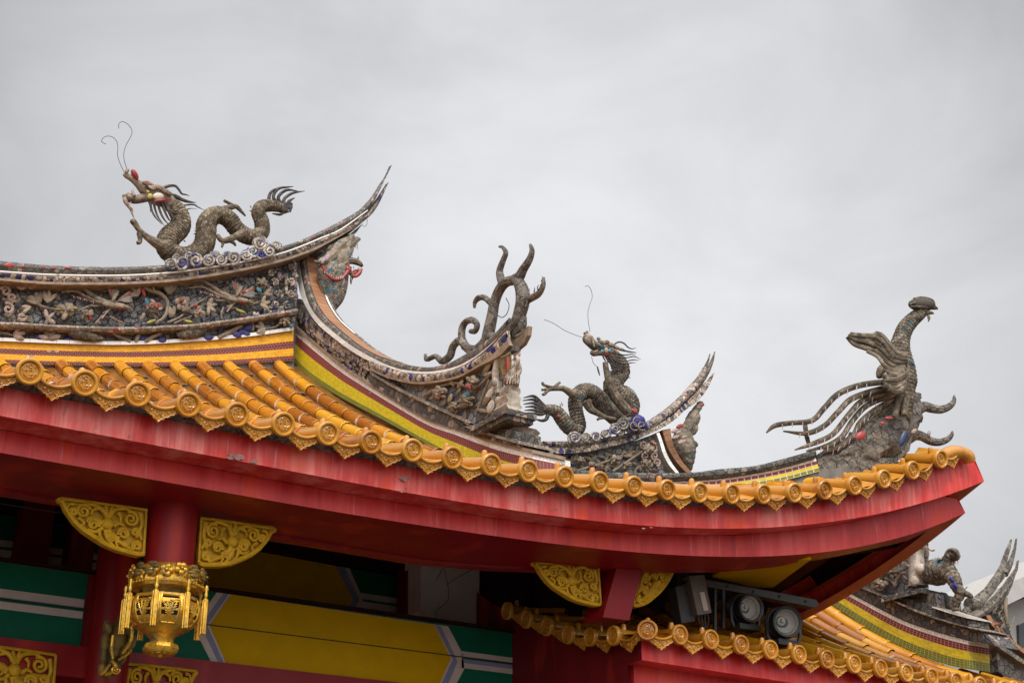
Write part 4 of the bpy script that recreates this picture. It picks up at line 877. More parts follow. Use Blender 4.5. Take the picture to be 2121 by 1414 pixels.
# ---------------------------------------------------------------- hip ridge to the corner, phoenix
A_=np.array([5.7,7.85,0]);B_=np.array([8.15,6.88,0]);hd=(B_-A_)/np.linalg.norm(B_-A_)
hn=np.array([hd[1],-hd[0],0]);HIP=Plane(hn if hn@(CAM-A_)>0 else -hn,A_+np.array([0,0,4]))
fh=Fr(HIP);f4=Fr(HIP,1350,900,.23574);fd=Fr(HIP,1560,580,.36787)
g=G();R=Rel(g,fh)
ht=[(1176,981),(1215,990),(1270,994),(1330,996),(1380,994),(1430,992),(1491,988),(1550,980),(1621,966),(1689,947.5)]
hb=[(x,y+ (26 if x<1400 else 27.5 if x<1600 else 29)) for x,y in ht];hb[-1]=(1698,975)
R.band(ht,hb,.30,n=90,m=2);hip=part(g,'hip_ridge',M['mos_hip'],hall)
g=G();R=Rel(g,fh);R.band([(1180,968),(1215,974),(1270,978),(1330,979),(1432,978),(1491,971),(1562,964.5),(1621,950),(1689,931)],[(1180,983),(1215,991),(1270,995),(1330,997),(1430,993),(1491,989),(1550,981),(1621,967),(1689,948.5)],.30,off=.03,n=70,m=3,bulge=.02);part(g,'coping',M['moss'],hip)
g=G();R=Rel(g,fh);R.band(hb+[(1760,965)],[(x,y+34) for x,y in hb]+[(1770,1000)],.26,off=-.02,n=50,m=1);part(g,'mortar_bed',M['mortar'],hip)
def jag(L,k,amp,seed):
    r_=random.Random(seed);L2=lin(L,k);return [(x+r_.uniform(-amp,amp),y+r_.uniform(-amp,amp)) for x,y in L2]
g=G();R=Rel(g,fd)
C=[(360,1040,46),(450,1010,62),(540,985,85),(640,945,112),(730,890,125),(800,820,112),(850,750,95),(880,690,72),(892,640,52)]
S=crom(np.array([(a,b,0,c) for a,b,c in C],float),40);u=fd.unit(600,900)
g.tube([fd(q[0],q[1],-.12) for q in S],[q[3]*u for q in S],26,disp=lambda L,th,i:.022*math.sin(L*23+th*3)*math.cos(L*13-th*4)+.014*math.sin(L*47+th*7+math.sin(L*19)*2),flat=.75,up=HIP.n)
R.poly([(360,1000),(460,980),(700,1000),(800,1000),(840,960),(900,860),(880,960),(800,1030),(760,1060),(650,1085),(500,1090),(375,1080)],.24,-.04)
rock=part(g,'rock_end',M['rock'],hip)
g=G();R=Rel(g,fd)
R.tube([(880,760,40),(920,730,34),(965,712,28),(1010,722,25),(1060,728,22),(1105,710,18),(1130,680,13),(1132,648,5)],off=-.10,n=9)
R.tube([(870,890,34),(910,872,30),(950,878,26),(1000,905,23),(1050,912,20),(1095,895,16),(1118,870,11),(1122,850,5)],off=-.14,n=9)
part(g,'curled_horn',M['rock'],hip)
shards(fd,[(605,875,34,-35,24,9,.13,T_RED),(765,775,26,0,9,6,.12,T_RED),(730,805,18,20,9,6,.12,T_RED),(990,862,18,-80,10,10,-.1,T_LIL),(905,850,18,-40,12,8,.1,T_PNK)],'china_shard',M['piececlean'],hip);shards(fd,[(845,890,50,110,20,8,.15,.5)],'china_shard',M['wireblue'],hip)
phx=thing('phoenix','grey brown phoenix with streaming tail perched on the curled rock at the roof corner','phoenix',tuple(fd(850,760)))
def feath(L,th,i): s=L/.030;a=th*8/math.pi+(int(s)%2)*.5;fa_=abs((a%1)-.5);return .007*((s+fa_*fa_*2)%1.)
g=G();C=crom(np.array([(955,165,0,34),(930,195,0,34),(890,230,0,38),(855,275,0,42),(835,330,0,46),(825,390,0,56),(830,450,0,66),(838,510,0,74),(838,570,0,80),(842,620,0,66),(850,680,0,50),(860,740,0,34),(862,790,0,20)],float),150)
g.tube([fd(q[0],q[1],-.02) for q in C],[q[3]*u for q in C],40,disp=feath,up=HIP.n,flat=.85)
R=Rel(g,fd)
R.leaf(950,138,76,5,36,34,.0,16,10,tint=.85);R.tube([(880,138,5),(920,128,7),(960,128,7),(1010,140,5)],off=.034,n=6,tint=.3);R.tube([(885,150,5),(930,150,7),(980,156,6)],off=.036,n=6,tint=.3);R.leaf(975,136,8,0,7,8,.036,tint=.9);R.tube([(905,108,9),(950,103,11),(1000,112,9),(1022,128,4)],off=.01,n=7,tint=.5);R.tube([(1000,150,16),(1030,158,9),(1040,166,2)],off=.0,n=7);R.tube([(970,182,12),(1005,185,8),(1018,190,2)],off=.0,n=7)
R.tube([(985,195,6),(990,215,7),(986,236,1)],off=.02,n=6)
part(g,'body',M['phxbody'],phx)
g=G();R=Rel(g,fd)
wing=[[(860,470),(800,480),(750,455),(710,415),(640,385),(570,360),(530,318)],[(862,455),(800,455),(760,425),(720,385),(650,350),(580,335),(535,312)],[(866,440),(805,430),(765,395),(735,350),(690,318),(610,312),(550,305)],[(868,425),(815,410),(780,375),(745,330),(720,305),(690,296)],[(855,490),(790,505),(740,480),(700,430),(640,400)],[(850,510),(800,530),(745,510)]]
for i,L in enumerate(wing): R.tube([(x,y,(20 if i<3 else 15)*(1-.4*j/len(L))) for j,(x,y) in enumerate(L)],off=.14+.012*i,n=8,res=24,flat=.7,tint=.35+.07*i)
R.leaf(640,345,100,12,42,14,.10,tint=.4);R.leaf(700,310,32,10,18,20,.16,tint=.6)
for x,y in((690,350),(702,358),(716,366),(770,430),(786,436)): R.leaf(x,y,13,60,5,6,.20,tint=.1)
part(g,'wing',M['phx'],phx)
g=G();R=Rel(g,fd);R.leaf(718,515,42,-75,26,22,-.10,tint=.5);part(g,'wing',M['phx'],phx,'small folded far wing')
g=G();R=Rel(g,fd)
for i,L in enumerate(([(840,520),(780,545),(730,540)],[(850,550),(790,585),(735,570)],[(856,575),(800,610),(735,590)],[(860,600),(810,630),(760,610)],[(855,530),(800,560),(745,555)])): R.tube([(x,y,15) for x,y in L],off=.19+.005*i,n=7,tint=.4+.05*i)
part(g,'breast_feathers',M['phx'],phx)
tails=[[(800,590),(740,575),(600,592),(480,640),(400,720),(330,790),(200,805),(120,820),(75,858)],[(800,605),(720,612),(560,665),(480,740),(400,820),(300,862),(170,850)],[(800,620),(740,640),(620,675),(540,755),(450,865),(350,915),(235,955)],[(805,632),(770,650),(640,705),(560,790),(500,880),(420,930),(300,962)],[(810,645),(790,668),(680,735),(600,805),(560,880),(480,940),(380,972)],[(815,655),(800,685),(715,760),(620,825)]]
for i,L in enumerate(tails):
    g=G();R=Rel(g,fd);k=len(L)
    R.tube([(x,y,(17 if i<5 else 22)*(1-.35*j/k) if j<k-1 else 4) for j,(x,y) in enumerate(L)],off=.10-.035*i,n=8,res=44,tint=.3+.08*i)
    part(g,'tail_feather',M['phx'],phx)
g=G();R=Rel(g,fd);rk=random.Random(9)
for i,L in enumerate(tails[:5]):
    for q in crom(np.column_stack([np.array(L),np.zeros(len(L))]),16)[3:14]:
        a=rk.uniform(-12,4);R.tube([(q[0],q[1],3.2),(q[0]+a*.4,q[1]+14,2.8),(q[0]+a,q[1]+rk.uniform(20,34),.8)],off=.12-.035*i,n=5,tint=rk.choice([T_LIL,T_LIL,T_WHT,T_PNK]))
part(g,'feather_barbs',M['piececlean'],phx)
g=G();R=Rel(g,fd);R.tube([(290,790,12),(300,870,13),(315,930,10)],off=.0,n=7);part(g,'tail_strut',M['phx'],phx)
for L in([(830,640,20),(815,690,16),(805,740,15),(790,770,12)],[(870,650,22),(855,700,18),(850,760,16)]):
    g=G();R=Rel(g,fd);R.tube(L,off=.10,n=8);part(g,'leg',M['phx'],phx)
g=G();R=Rel(g,fd);
for x,y,a in((880,250,-50),(862,275,-55),(852,290,-60),(893,240,-45)): R.leaf(x,y,18,a+100,2.6,4,.112,tint=T_TEA)
for x,y in((880,455),(890,462),(900,470)): R.leaf(x,y,16,40,4,6,.06,tint=T_TEA)
part(g,'teal_feathers',M['piececlean'],phx)
# ---------------------------------------------------------------- dragons
def scales(n,row,amp):
    def f(L,th,i):
        s=L/row;a=th/(2*math.pi)*n+(int(s)%2)*.5;q=abs((a%1)-.5);return amp*((s+q*q*1.8)%1.)
    return f
def dragon_body(fr,path,name,mat,par,off=0.,n=64,rings=380,row=.030,ns=24,amp=.008,wave=.05):
    g=G();C=crom(np.array([(q[0],q[1],0,q[2],(q[3] if len(q)>3 else 0)) for q in path],float)[:,[0,1,2,3,4]],rings);u=fr.unit(path[0][0],path[0][1])
    P=[fr(q[0],q[1],off+q[4]) for q in C];g.tube(P,[q[3]*u for q in C],n,disp=scales(ns,row,amp),up=fr.pl.n)
    return part(g,name,mat,par)
f1=Fr(PY(YR+.02),*ZA);h1=Fr(PY(YR+.02),230,330,.1273)
d1=thing('dragon','dark brown scaly dragon with wide open mouth on the tall main ridge','dragon',tuple(f1(940,800)))
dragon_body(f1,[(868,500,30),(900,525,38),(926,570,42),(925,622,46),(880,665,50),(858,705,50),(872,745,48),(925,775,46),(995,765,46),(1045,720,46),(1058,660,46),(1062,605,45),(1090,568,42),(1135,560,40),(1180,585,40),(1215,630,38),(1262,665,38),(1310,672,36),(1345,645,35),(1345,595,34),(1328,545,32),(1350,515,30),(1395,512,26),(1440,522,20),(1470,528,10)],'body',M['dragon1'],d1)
def legs(fr,par,L,off,name='leg',mat=None):
    g=G();R=Rel(g,fr)
    for l in L:R.tube(l,off=off,n=9)
    return part(g,name,mat or M['dragleg'],par)
legs(f1,d1,[[(850,725,34),(800,700,24),(750,668,15),(715,635,13),(695,605,14),(682,590,15),(676,582,8)],[(714,650,12),(720,680,11),(718,700,9),(704,702,9)]],.16)
legs(f1,d1,[[(1090,552,26),(1140,535,20),(1180,522,15),(1212,515,12),(1235,535,9),(1262,565,4)],[(1205,516,10),(1180,500,8),(1150,484,7)]],-.12)
legs(f1,d1,[[(1255,655,26),(1215,668,17),(1170,688,15),(1140,690,12),(1122,670,11),(1120,660,8)],[(1150,690,9),(1140,725,5)],[(1175,690,9),(1200,702,8),(1212,718,5)]],.16)
g=G();R=Rel(g,h1)
R.tube([(205,235,26),(250,265,42),(330,310,46),(430,390,58),(540,480,95),(660,560,135),(780,610,140),(880,660,125),(980,740,110)],off=.0,n=16,tint=.5)
R.tube([(590,610,75),(480,640,68),(380,650,68),(290,620,66),(235,575,50)],off=.0,n=12,tint=.4)
R.tube([(225,590,44),(235,680,36),(290,770,24),(330,820,26),(345,890,14),(380,962,3)],off=.0,n=8,tint=.5)
R.leaf(260,190,45,-50,34,36,.03,tint=.55)
for x,y,l,a,wd in((600,400,110,20,45),(660,450,90,30,36),(790,460,90,25,48),(900,530,110,28,42)): R.leaf(x,y,l,a,wd,wd,.10,tint=.62)
part(g,'head',M['drhead'],d1)
R=Each(h1,'face_shard',M['piececlean'],d1);R.leaf(385,250,100,58,40,60,.04,tint=T_RED);R.leaf(655,465,60,35,24,20,.17,tint=T_PNK);R.leaf(640,600,46,70,44,20,.19,tint=T_YEL);R.leaf(600,530,30,50,20,18,.16,tint=T_YEL);R.leaf(770,600,90,5,58,24,.19,tint=T_WHT);R.tube([(700,680,16),(800,672,18),(880,650,12)],off=.2,tint=T_RED,n=6);R.tube([(380,590,26),(350,520,18),(360,470,10),(388,437,1)],off=.05,tint=T_LIL,n=7);R.tube([(320,690,8),(325,740,2)],off=.05,tint=T_LIL,n=5)
for L in([(850,470,26),(930,437,24),(1040,432,20),(1105,495,18),(1150,560,15),(1215,575,11),(1278,597,3)],[(950,590,40),(1060,610,36),(1150,655,28),(1260,690,22),(1388,706,3)],[(1000,720,16),(1100,750,16),(1200,746,13),(1340,737,13),(1420,780,9),(1524,830,2)],[(1080,800,14),(1200,822,14),(1290,800,7),(1396,806,2)]):
    g=G();R=Rel(g,h1);R.tube(L,off=.02,n=8);part(g,'horn',M['hair'],d1)
g=G();R=Rel(g,h1)
for L in([(690,690,20),(720,820,16),(770,950,13),(870,1082,3)],[(640,700,20),(660,820,16),(720,940,12),(830,1060,3)],[(760,700,22),(800,850,18),(860,970,14),(955,1078,3)],[(820,710,24),(880,860,18),(930,960,14),(992,1040,3)],[(900,710,24),(940,850,18),(1000,920,14),(1010,990,4)],[(870,700,24),(960,840,20),(1080,885,16),(1215,885,5)],[(620,690,18),(640,770,12),(640,860,4)]): R.tube(L,off=.16,n=7,tint=.6)
part(g,'mane',M['hair'],d1)
g=G();R=Rel(g,f1)
for L in([(1440,520,16),(1385,485,13),(1395,440,10),(1440,415,3)],[(1445,515,14),(1405,470,12),(1430,425,10),(1480,416,6),(1508,413,2)],[(1455,515,14),(1430,470,12),(1470,432,10),(1530,436,3)],[(1465,520,14),(1460,480,12),(1500,448,10),(1566,436,2)],[(1475,525,14),(1485,490,12),(1515,470,3)],[(1470,530,14),(1495,500,12),(1490,535,8),(1460,552,3)],[(1465,535,12),(1440,556,10),(1400,552,4)],[(1470,528,14),(1498,515,9),(1492,545,4)]): R.tube([(a,b,c*.68) for a,b,c in L],off=0,n=7)
R.leaf(1446,526,36,20,22,20,0)
part(g,'tail_fin',M['hair'],d1)
for L in([(655,330),(640,285),(636,245),(648,200),(670,160),(678,125),(655,92),(628,80),(611,92),(610,115)],[(638,340),(615,290),(604,250),(605,200),(590,168),(560,154),(532,162),(522,182),(545,196)]):
    g=G();R=Rel(g,f1);R.tube([(a,b,1.5) for a,b in L],off=.0,n=5,res=50);part(g,'whisker',M['wire'],d1)
g=G();R=Rel(g,f1);rk=random.Random(2)
for x,y,a in((968,600,0),(965,640,10),(945,690,40),(1000,690,120),(1010,640,180),(1005,655,170),(970,715,60),(1290,520,-120),(1293,540,-160),(962,550,-20)):
    t=R_(a);R.tube([(x,y,5),(x+12*math.cos(t),y+12*math.sin(t),1)],off=0,n=5,tint=T_RED if y>660 else T_BRN)
part(g,'back_spines',M['piececlean'],d1)
# ---------------------------------------------------------------- side hall ridge with dragon 2 (plane Y=12.45)
ZC=(1060,560,.3253)
fc=Fr(PY(YR),*ZC);h2=Fr(PY(YR),1180,670,.09193)
side=thing('side_ridge_wall','weathered side hall ridge with flower frieze and pale forked swallowtail behind the corner','ridge wall',tuple(fc(800,1280)))
g=G();R=Rel(g,fc);R.band([(150,1130),(300,1165),(500,1150),(700,1110),(850,1060),(945,1025)],[(150,1300),(500,1302),(800,1302),(1050,1300)],.3,off=-.04,n=50,m=5);part(g,'frieze_ground',M['sh_dark'],side)
g=G();z=fc(600,1300)[2];g.box((8.3,YR+.02,0),(10.7,YR+.3,z+.02));part(g,'wall',M['mortar'],side)
ct2=[(200,1085),(330,1085),(480,1075),(620,1060),(760,1025),(880,960),(1000,880),(1100,790),(1180,690),(1230,610),(1262,530),(1268,530)]
cb2=[(200,1105),(320,1122),(480,1110),(620,1085),(760,1050),(890,1000),(1010,920),(1110,830),(1200,730),(1255,640),(1290,560),(1297,515)]
g=G();R=Rel(g,fc);R.band(ct2[:10],cb2[:10],.3,off=.08,n=80,m=3,bulge=.02,taper=.5);part(g,'cornice_crown',M['sh_pale'],side)
g=G();R=Rel(g,fc)
R.poly([(1060,815),(1150,715),(1185,680),(1225,620),(1250,570),(1266,528),(1256,585),(1232,640),(1216,668),(1245,625),(1270,575),(1297,514),(1287,575),(1265,640),(1235,695),(1190,750),(1100,850)],.022,-.05);R.tube([(1090,830,24),(1150,745,22),(1195,690,16),(1225,640,10),(1250,580,6)],off=-.06,n=8);R.tube([(1180,740,20),(1225,680,15),(1262,610,9),(1285,555,5)],off=-.06,n=8);part(g,'tail_prong',M['rock'],side)
g=G();R=Rel(g,fc);R.band([(200,1108),(320,1124),(480,1112),(620,1088),(760,1053),(890,1003),(1010,930),(1110,840),(1190,760),(1250,700),(1290,650)],[(200,1140),(320,1165),(480,1152),(620,1122),(760,1085),(890,1035),(1010,970),(1110,885),(1190,825),(1250,745),(1292,652)],.32,off=.07,n=80,m=3,taper=.55);part(g,'cornice_shard_band',M['sh_blue'],side)
g=G();R=Rel(g,fc);R.band([(920,1035),(940,1090),(965,1170),(1000,1235),(1045,1290)],[(940,1030),(960,1085),(985,1160),(1020,1225),(1066,1287)],.25,off=.05,n=24,m=1);part(g,'white_tile_edge',M['whitetile'],side)
g=G();R=Rel(g,fc);R.band([(958,1015),(980,1090),(1005,1150),(1050,1220),(1110,1285)],[(1010,1005),(1020,1070),(1045,1140),(1090,1220),(1150,1287)],.25,off=.03,n=24,m=1);part(g,'brown_tile_strip',M['browntile'],side)
g=G();R=Rel(g,fc)
for x,y,r,t in((510,1240,26,[T_RED,T_TAN]),(560,1245,24,[T_RED,T_BRN]),(870,1140,34,[T_TAN,T_CRM]),(900,1100,22,[T_RED,T_PNK]),(660,1200,34,[T_BRN,T_CRM]),(440,1210,28,[T_BRN,T_TAN]),(740,1240,30,[T_TAN,T_BRN]),(860,1230,30,[T_TAN,T_BRN])): flower(R,x,y,r,t)
rk=random.Random(6)
for k in range(60):
    x=rk.uniform(340,930);y=rk.uniform(1170 if x<700 else 1120,1280);l=rk.uniform(12,32);R.leaf(x,y,l,rk.uniform(-80,80),l*.4,6,.0,6,4,tint=rk.choice([T_CRM,T_TAN,T_BRN,T_BRN]))
for L in([(400,1280),(560,1230),(700,1180)],[(640,1280),(760,1200),(830,1150)]): twig(R,L,9)
for x,y,d in((840,1110,1),(900,1130,-1),(850,1180,1),(910,1180,1),(920,1220,-1)): R.spiral(x,y,26,1.3,8,d,90,.02)
part(g,'relief_flowers',M['piece'],side)
clouds(fc,[(400,1065,48,1),(470,1065,36,-1),(535,1060,38,1),(600,1040,36,-1),(660,1010,42,1),(710,970,46,-1),(690,1030,34,1),(745,1005,30,1),(760,960,34,-1)],'c','weathered cloud scrolls under the blue specked dragon',.1)
g=G();R=Rel(g,fc)
for x,y,r in((805,955,46),(780,985,36),(830,985,36)): R.leaf(x,y,r,30,r*.85,r*.6,.18,tint=T_BLU);g.tint=T_TAN;R.spiral(x,y,r*.95,1.0,5,1,60,.22);g.tint=.5
solo(g,'blue_cloud_knot',M['piececlean'],'deep blue glazed cloud knot beside the pale swallowtail','ornament',tuple(fc(800,970)))
# gable dragon 2
gd2=thing('gable_dragon','weathered dragon head with pink shards under the pale forked swallowtail','dragon',tuple(fc(1100,1270)))
g=G();R=Rel(g,fc)
C=crom(np.array([(1100,1000,0,40),(1090,1080,0,62),(1100,1150,0,66),(1115,1210,0,46),(1130,1275,0,12)],float),40);uu=fc.unit(1100,1100)
g.tube([fc(q[0],q[1],-.05) for q in C],[q[3]*uu for q in C],30,disp=scales(10,.06,.012),up=(0,-1,0))
for x,y,l,a,wd in((1150,930,60,-60,34),(1180,880,40,-50,26),(1130,980,50,-70,36),(1110,1060,40,20,26),(1150,1100,40,30,22)): R.leaf(x,y,l,a,wd,wd,-.02,tint=.55)
for x,y,l,a,wd in((1165,955,50,-70,30),(1125,1000,60,-60,36),(1080,1040,40,-30,26),(1160,1010,40,-80,24),(1140,1150,44,70,26),(1120,1200,40,60,24)): R.leaf(x,y,l,a,wd,wd,.0,tint=.5)
R.tube([(1185,850,12),(1205,845,14),(1222,860,5)],off=-.02);R.tube([(1130,1070,14),(1165,1100,13),(1180,1110,4)],off=-.0)
part(g,'head',M['palehead'],gd2)
R=Each(fc,'face_shard',M['piececlean'],gd2)
for x,y,l,t in((1040,1020,26,T_PNK),(1070,990,24,T_RED),(1045,1060,24,T_PNK),(1085,1090,28,T_PNK),(1210,855,16,T_RED),(1060,1030,20,T_LIL),(1100,1060,20,T_CRM)): R.leaf(x,y,l,-20,l*.55,10,.16,tint=t)
# dragon 2
d2=thing('dragon','blue specked dragon looking left with raised claw on the side hall ridge','dragon',tuple(fc(680,990)))
dragon_body(fc,[(640,540,34),(680,590,48),(700,645,46),(665,690,50),(645,735,56),(672,785,62),(720,820,68),(745,870,62),(715,920,56),(660,930,48),(605,880,46),(560,825,48),(505,780,48),(450,775,46),(412,815,42),(405,870,38),(418,930,36),(432,985,34),(420,1030,28)],'body',M['dragon2'],d2,row=.034,ns=20,amp=.009)
dragon_body(fc,[(190,880,18),(235,885,28),(285,900,36),(325,950,42),(370,1005,40),(425,1030,24)],'tail',M['dragon2'],d2,rings=90,row=.034,ns=20,amp=.009,off=.05)
legs(fc,d2,[[(410,800,34),(370,775,24),(330,752,18),(285,752,14),(235,760,11),(205,790,9),(195,783,8)],[(270,748,11),(230,738,9),(200,725,9),(196,712,8)],[(250,752,10),(225,755,9),(192,760,8)],[(272,742,10),(290,725,9),(306,712,8)]],.1)
legs(fc,d2,[[(470,830,30),(500,880,24),(540,905,18),(600,935,14),(660,945,10)],[(600,935,10),(560,940,9),(545,950,7)]],.2)
legs(fc,d2,[[(595,585,16),(605,650,18),(630,740,24),(680,830,30),(740,900,30)]],.25)
g=G();R=Rel(g,h2)
R.tube([(350,185,52),(380,240,60),(400,330,112),(480,430,105),(570,500,110),(690,540,130),(800,590,130),(900,640,130),(1000,740,140)],n=16)
R.tube([(740,650,70),(640,660,62),(540,670,62),(480,640,46)],n=12)
for x,y,l,a,wd in((650,340,50,40,36),(720,420,90,25,50),(830,420,70,25,50),(930,480,90,30,50),(1050,540,80,25,40),(1150,580,70,15,36)): R.leaf(x,y,l,a,wd,wd,.12,tint=.6)
R.tube([(500,340,18),(530,430,18),(550,520,10)],off=.12,tint=.8)
part(g,'head',M['drhead'],d2)
R=Each(h2,'face_shard',M['piececlean'],d2);R.leaf(420,390,120,55,70,40,.10,tint=T_BRN);R.leaf(825,600,70,85,44,30,.20,tint=T_CRM);R.leaf(735,625,42,70,40,26,.20,tint=T_TEA);R.leaf(905,615,55,60,40,26,.20,tint=T_TEA);R.leaf(670,480,60,60,26,26,.18,tint=T_TEA);R.leaf(800,520,40,20,28,20,.2,tint=T_TEA);R.tube([(770,700,22),(860,690,24),(980,620,18)],off=.18,tint=T_RED,n=6);R.leaf(600,620,50,-20,24,20,.12,tint=T_CRM)
for L in([(1000,480,18),(1060,430,18),(1140,415,17),(1230,450,16),(1310,530,14),(1400,568,11),(1495,545,4)],[(1180,590,30),(1250,615,20),(1380,640,16),(1500,655,8)]):
    g=G();R=Rel(g,h2);R.tube(L,off=.05,n=8);part(g,'horn',M['hair'],d2)
g=G();R=Rel(g,h2)
for L in([(1000,680,24),(1120,690,16),(1240,708,13),(1400,690,11),(1495,715,3)],[(1000,730,24),(1150,770,17),(1300,765,13),(1450,742,12),(1608,808,3)],[(980,770,24),(1130,830,18),(1270,845,14),(1430,815,12),(1572,832,3)],[(960,800,24),(1120,880,18),(1270,905,14),(1400,880,11),(1500,880,3)],[(880,750,24),(980,880,20),(1120,950,17),(1260,975,14),(1375,965,4)],[(800,720,22),(880,860,20),(1000,950,18),(1140,995,15),(1260,995,6)],[(740,710,18),(780,800,16),(820,860,8)],[(900,1060,10),(1000,1140,10)],[(930,1010,10),(1030,1090,10)],[(960,970,10),(1040,1040,10)]): R.tube(L,off=.15,n=7,tint=.62)
part(g,'mane',M['hair'],d2)
g=G();R=Rel(g,fc)
for i,(a,b) in enumerate(((75,810),(70,828),(75,850),(85,868),(82,890),(100,905),(150,945))):
    R.tube([(230,885+i*2,12),(190,845+14*i,11),(140,(800+22*i),9),(a,b,3)] if i<6 else [(235,900,12),(220,945,12),(190,955,9),(150,945,3)],off=.05,n=6)
part(g,'tail_fin',M['hair'],d2)
for L in([(498,388),(488,330),(485,270),(496,220),(512,170),(505,125),(485,98),(467,103)],[(445,425),(390,405),(330,378),(280,345),(240,325),(205,313)]):
    g=G();R=Rel(g,fc);R.tube([(a,b,1.6) for a,b in L],n=5,res=40);part(g,'whisker',M['wire'],d2)
g=G();R=Rel(g,fc);R.tube([(508,548,1.6),(520,590,1.6),(545,615,1.6)],n=5);R.tube([(545,612,4),(552,640,5),(560,668,3)],n=6);part(g,'beard_wire',M['wire'],d2)
g=G();R=Rel(g,fc)
for x,y,a in((738,640,0),(742,680,10),(725,735,20),(760,770,-20),(790,830,0),(322,860,-100),(310,870,-95),(365,880,-60),(800,860,0),(620,700,180)):
    t=R_(a);l=26 if x<400 else 16;R.tube([(x,y,5),(x+l*math.cos(t),y+l*math.sin(t),1)],n=5,tint=T_BRN)
for x,y,l in((780,895,24),(660,760,18),(490,850,22),(300,930,16),(500,830,14)): R.leaf(x,y,l,40,l*.5,10,.22,tint=T_RED)
part(g,'back_spines',M['piececlean'],d2)
# ---------------------------------------------------------------- under the eave: beams, pillars, painted panels
YB=9.0
fB=Fr(PY(YB))
xl=-4.0;zb0,zb1=fB(500,1379)[2],fB(500,1232)[2]
xr=fB(1066,1340)[0];xc0,xc1=fB(164,1339)[0],fB(262,1340)[0]
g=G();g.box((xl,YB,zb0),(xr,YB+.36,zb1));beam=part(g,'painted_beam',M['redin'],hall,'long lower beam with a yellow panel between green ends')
def flat(fr,L,off,mat,par,name):
    g=G();g.prism([fr(x,y,off) for x,y in L],-fr.pl.n*.0035);return part(g,name,M[mat],par)
def rectY(x0,x1,z0,z1,off,mat,par,name,Y=YB):
    g=G();g.box((x0,Y-off,z0),(x1,Y-off+.0035,z1));return part(g,name,M[mat],par)
rectY(xl,fB(184.7,1185)[0]-.005,zb0+.004,zb1-.004,.004,'green',beam,'green_panel')
rectY(xc1-.1,xr-.004,zb0+.004,zb1-.004,.004,'green',beam,'green_panel')
zs=fB(435,1295)[2]
for a,b,m,n in((.012,.062,'white','white_stripe'),(-.060,-.014,'white','white_stripe'),(.004,.012,'blue','blue_stripe')):
    rectY(xl,fB(174,1256)[0]-.004,zs+a,zs+b,.008,m,beam,n)
for a,b,m,n in((.008,.045,'white','white_stripe'),(-.075,-.038,'white','white_stripe'),(-.038,-.008,'blue','blue_stripe')):
    rectY(fB(955,1365)[0],xr-.004,zs+a,zs+b,.008,m,beam,n)
flat(fB,[(449,1226),(403,1290),(401,1297),(438,1371),(934,1436),(962,1384),(958,1352),(928,1296)],.008,'white',beam,'white_border')
flat(fB,[(464,1228),(416,1293),(454,1373),(920,1434),(948,1369),(913,1295)],.012,'blue',beam,'blue_border')
flat(fB,[(474,1229.5),(429,1293.5),(464.5,1374),(906,1432),(937.5,1364.5),(902,1293.5)],.016,'white',beam,'white_border')
flat(fB,[(479.5,1230.2),(434.5,1294),(470,1374.5),(903,1432),(934,1362.5),(898.5,1293)],.020,'yellow',beam,'yellow_panel')
g=G();g.box((xl,YB-.0245,zs-.003),(xr,YB-.0205,zs+.003));part(g,'seam',M['seam'],beam)
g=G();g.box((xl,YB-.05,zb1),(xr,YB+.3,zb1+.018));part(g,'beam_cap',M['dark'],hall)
g=G();g.box((xl,YB-.06,zb0-.19),(xr,YB+.4,zb0));part(g,'tie_beam',M['redbeam'],hall)
# upper beam, deeper in the porch
YU=10.0;fU=Fr(PY(YU))
zu1=fU(695,1172)[2];zu0=zu1-.52;zus=fU(845,1256)[2]
xu=fU(846,1220)[0]
g=G();g.box((xl,YU,zu0),(xu,YU+.3,zu1));ub=part(g,'painted_beam',M['redin'],hall,'shaded upper beam with a dim yellow panel')
rectY(xl,xu-.003,zu0+.004,zu1-.004,.004,'green',ub,'green_panel',YU)
rectY(xl,xu-.003,zus-.06,zus-.010,.008,'white',ub,'white_stripe',YU);rectY(xl,xu-.003,zus+.010,zus+.055,.008,'white',ub,'white_stripe',YU)
flat(fU,[(380,1115),(695,1171),(724,1176),(752,1240),(744,1262),(735,1290),(380,1240)],.012,'white',ub,'white_border')
flat(fU,[(380,1115),(702,1172.3),(714,1174.3),(744,1240),(735,1262),(724,1290),(380,1240)],.016,'blue',ub,'blue_border')
flat(fU,[(380,1113),(695,1171),(731,1239),(708,1290),(380,1240)],.020,'yellow',ub,'yellow_panel')
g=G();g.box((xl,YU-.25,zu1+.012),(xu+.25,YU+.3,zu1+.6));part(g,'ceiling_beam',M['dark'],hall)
# posts and back wall
for a,b in((41,104),(147,196),(847,905)):
    g=G();g.box((PY(9.7).p(a,1120)[0],9.7,2.8),(PY(9.7).p(b,1130)[0],9.87,4.9));part(g,'inner_post',M['redin'],hall)
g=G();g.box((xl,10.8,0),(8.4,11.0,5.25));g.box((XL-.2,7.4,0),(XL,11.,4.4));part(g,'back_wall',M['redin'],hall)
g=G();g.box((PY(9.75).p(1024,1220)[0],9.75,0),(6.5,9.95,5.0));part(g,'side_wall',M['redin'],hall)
# main column
g=G();cx=(fB(164,1339)[0]+fB(262,1340)[0])/2;rc=(fB(262,1340)[0]-fB(164,1339)[0])/2*.86
g.lathe([(rc*1.06,0),(rc*1.04,2.),(rc,4.6)],28,Matrix.Translation((cx+.02,YB-.05,0)));part(g,'column',M['redbeam'],hall)
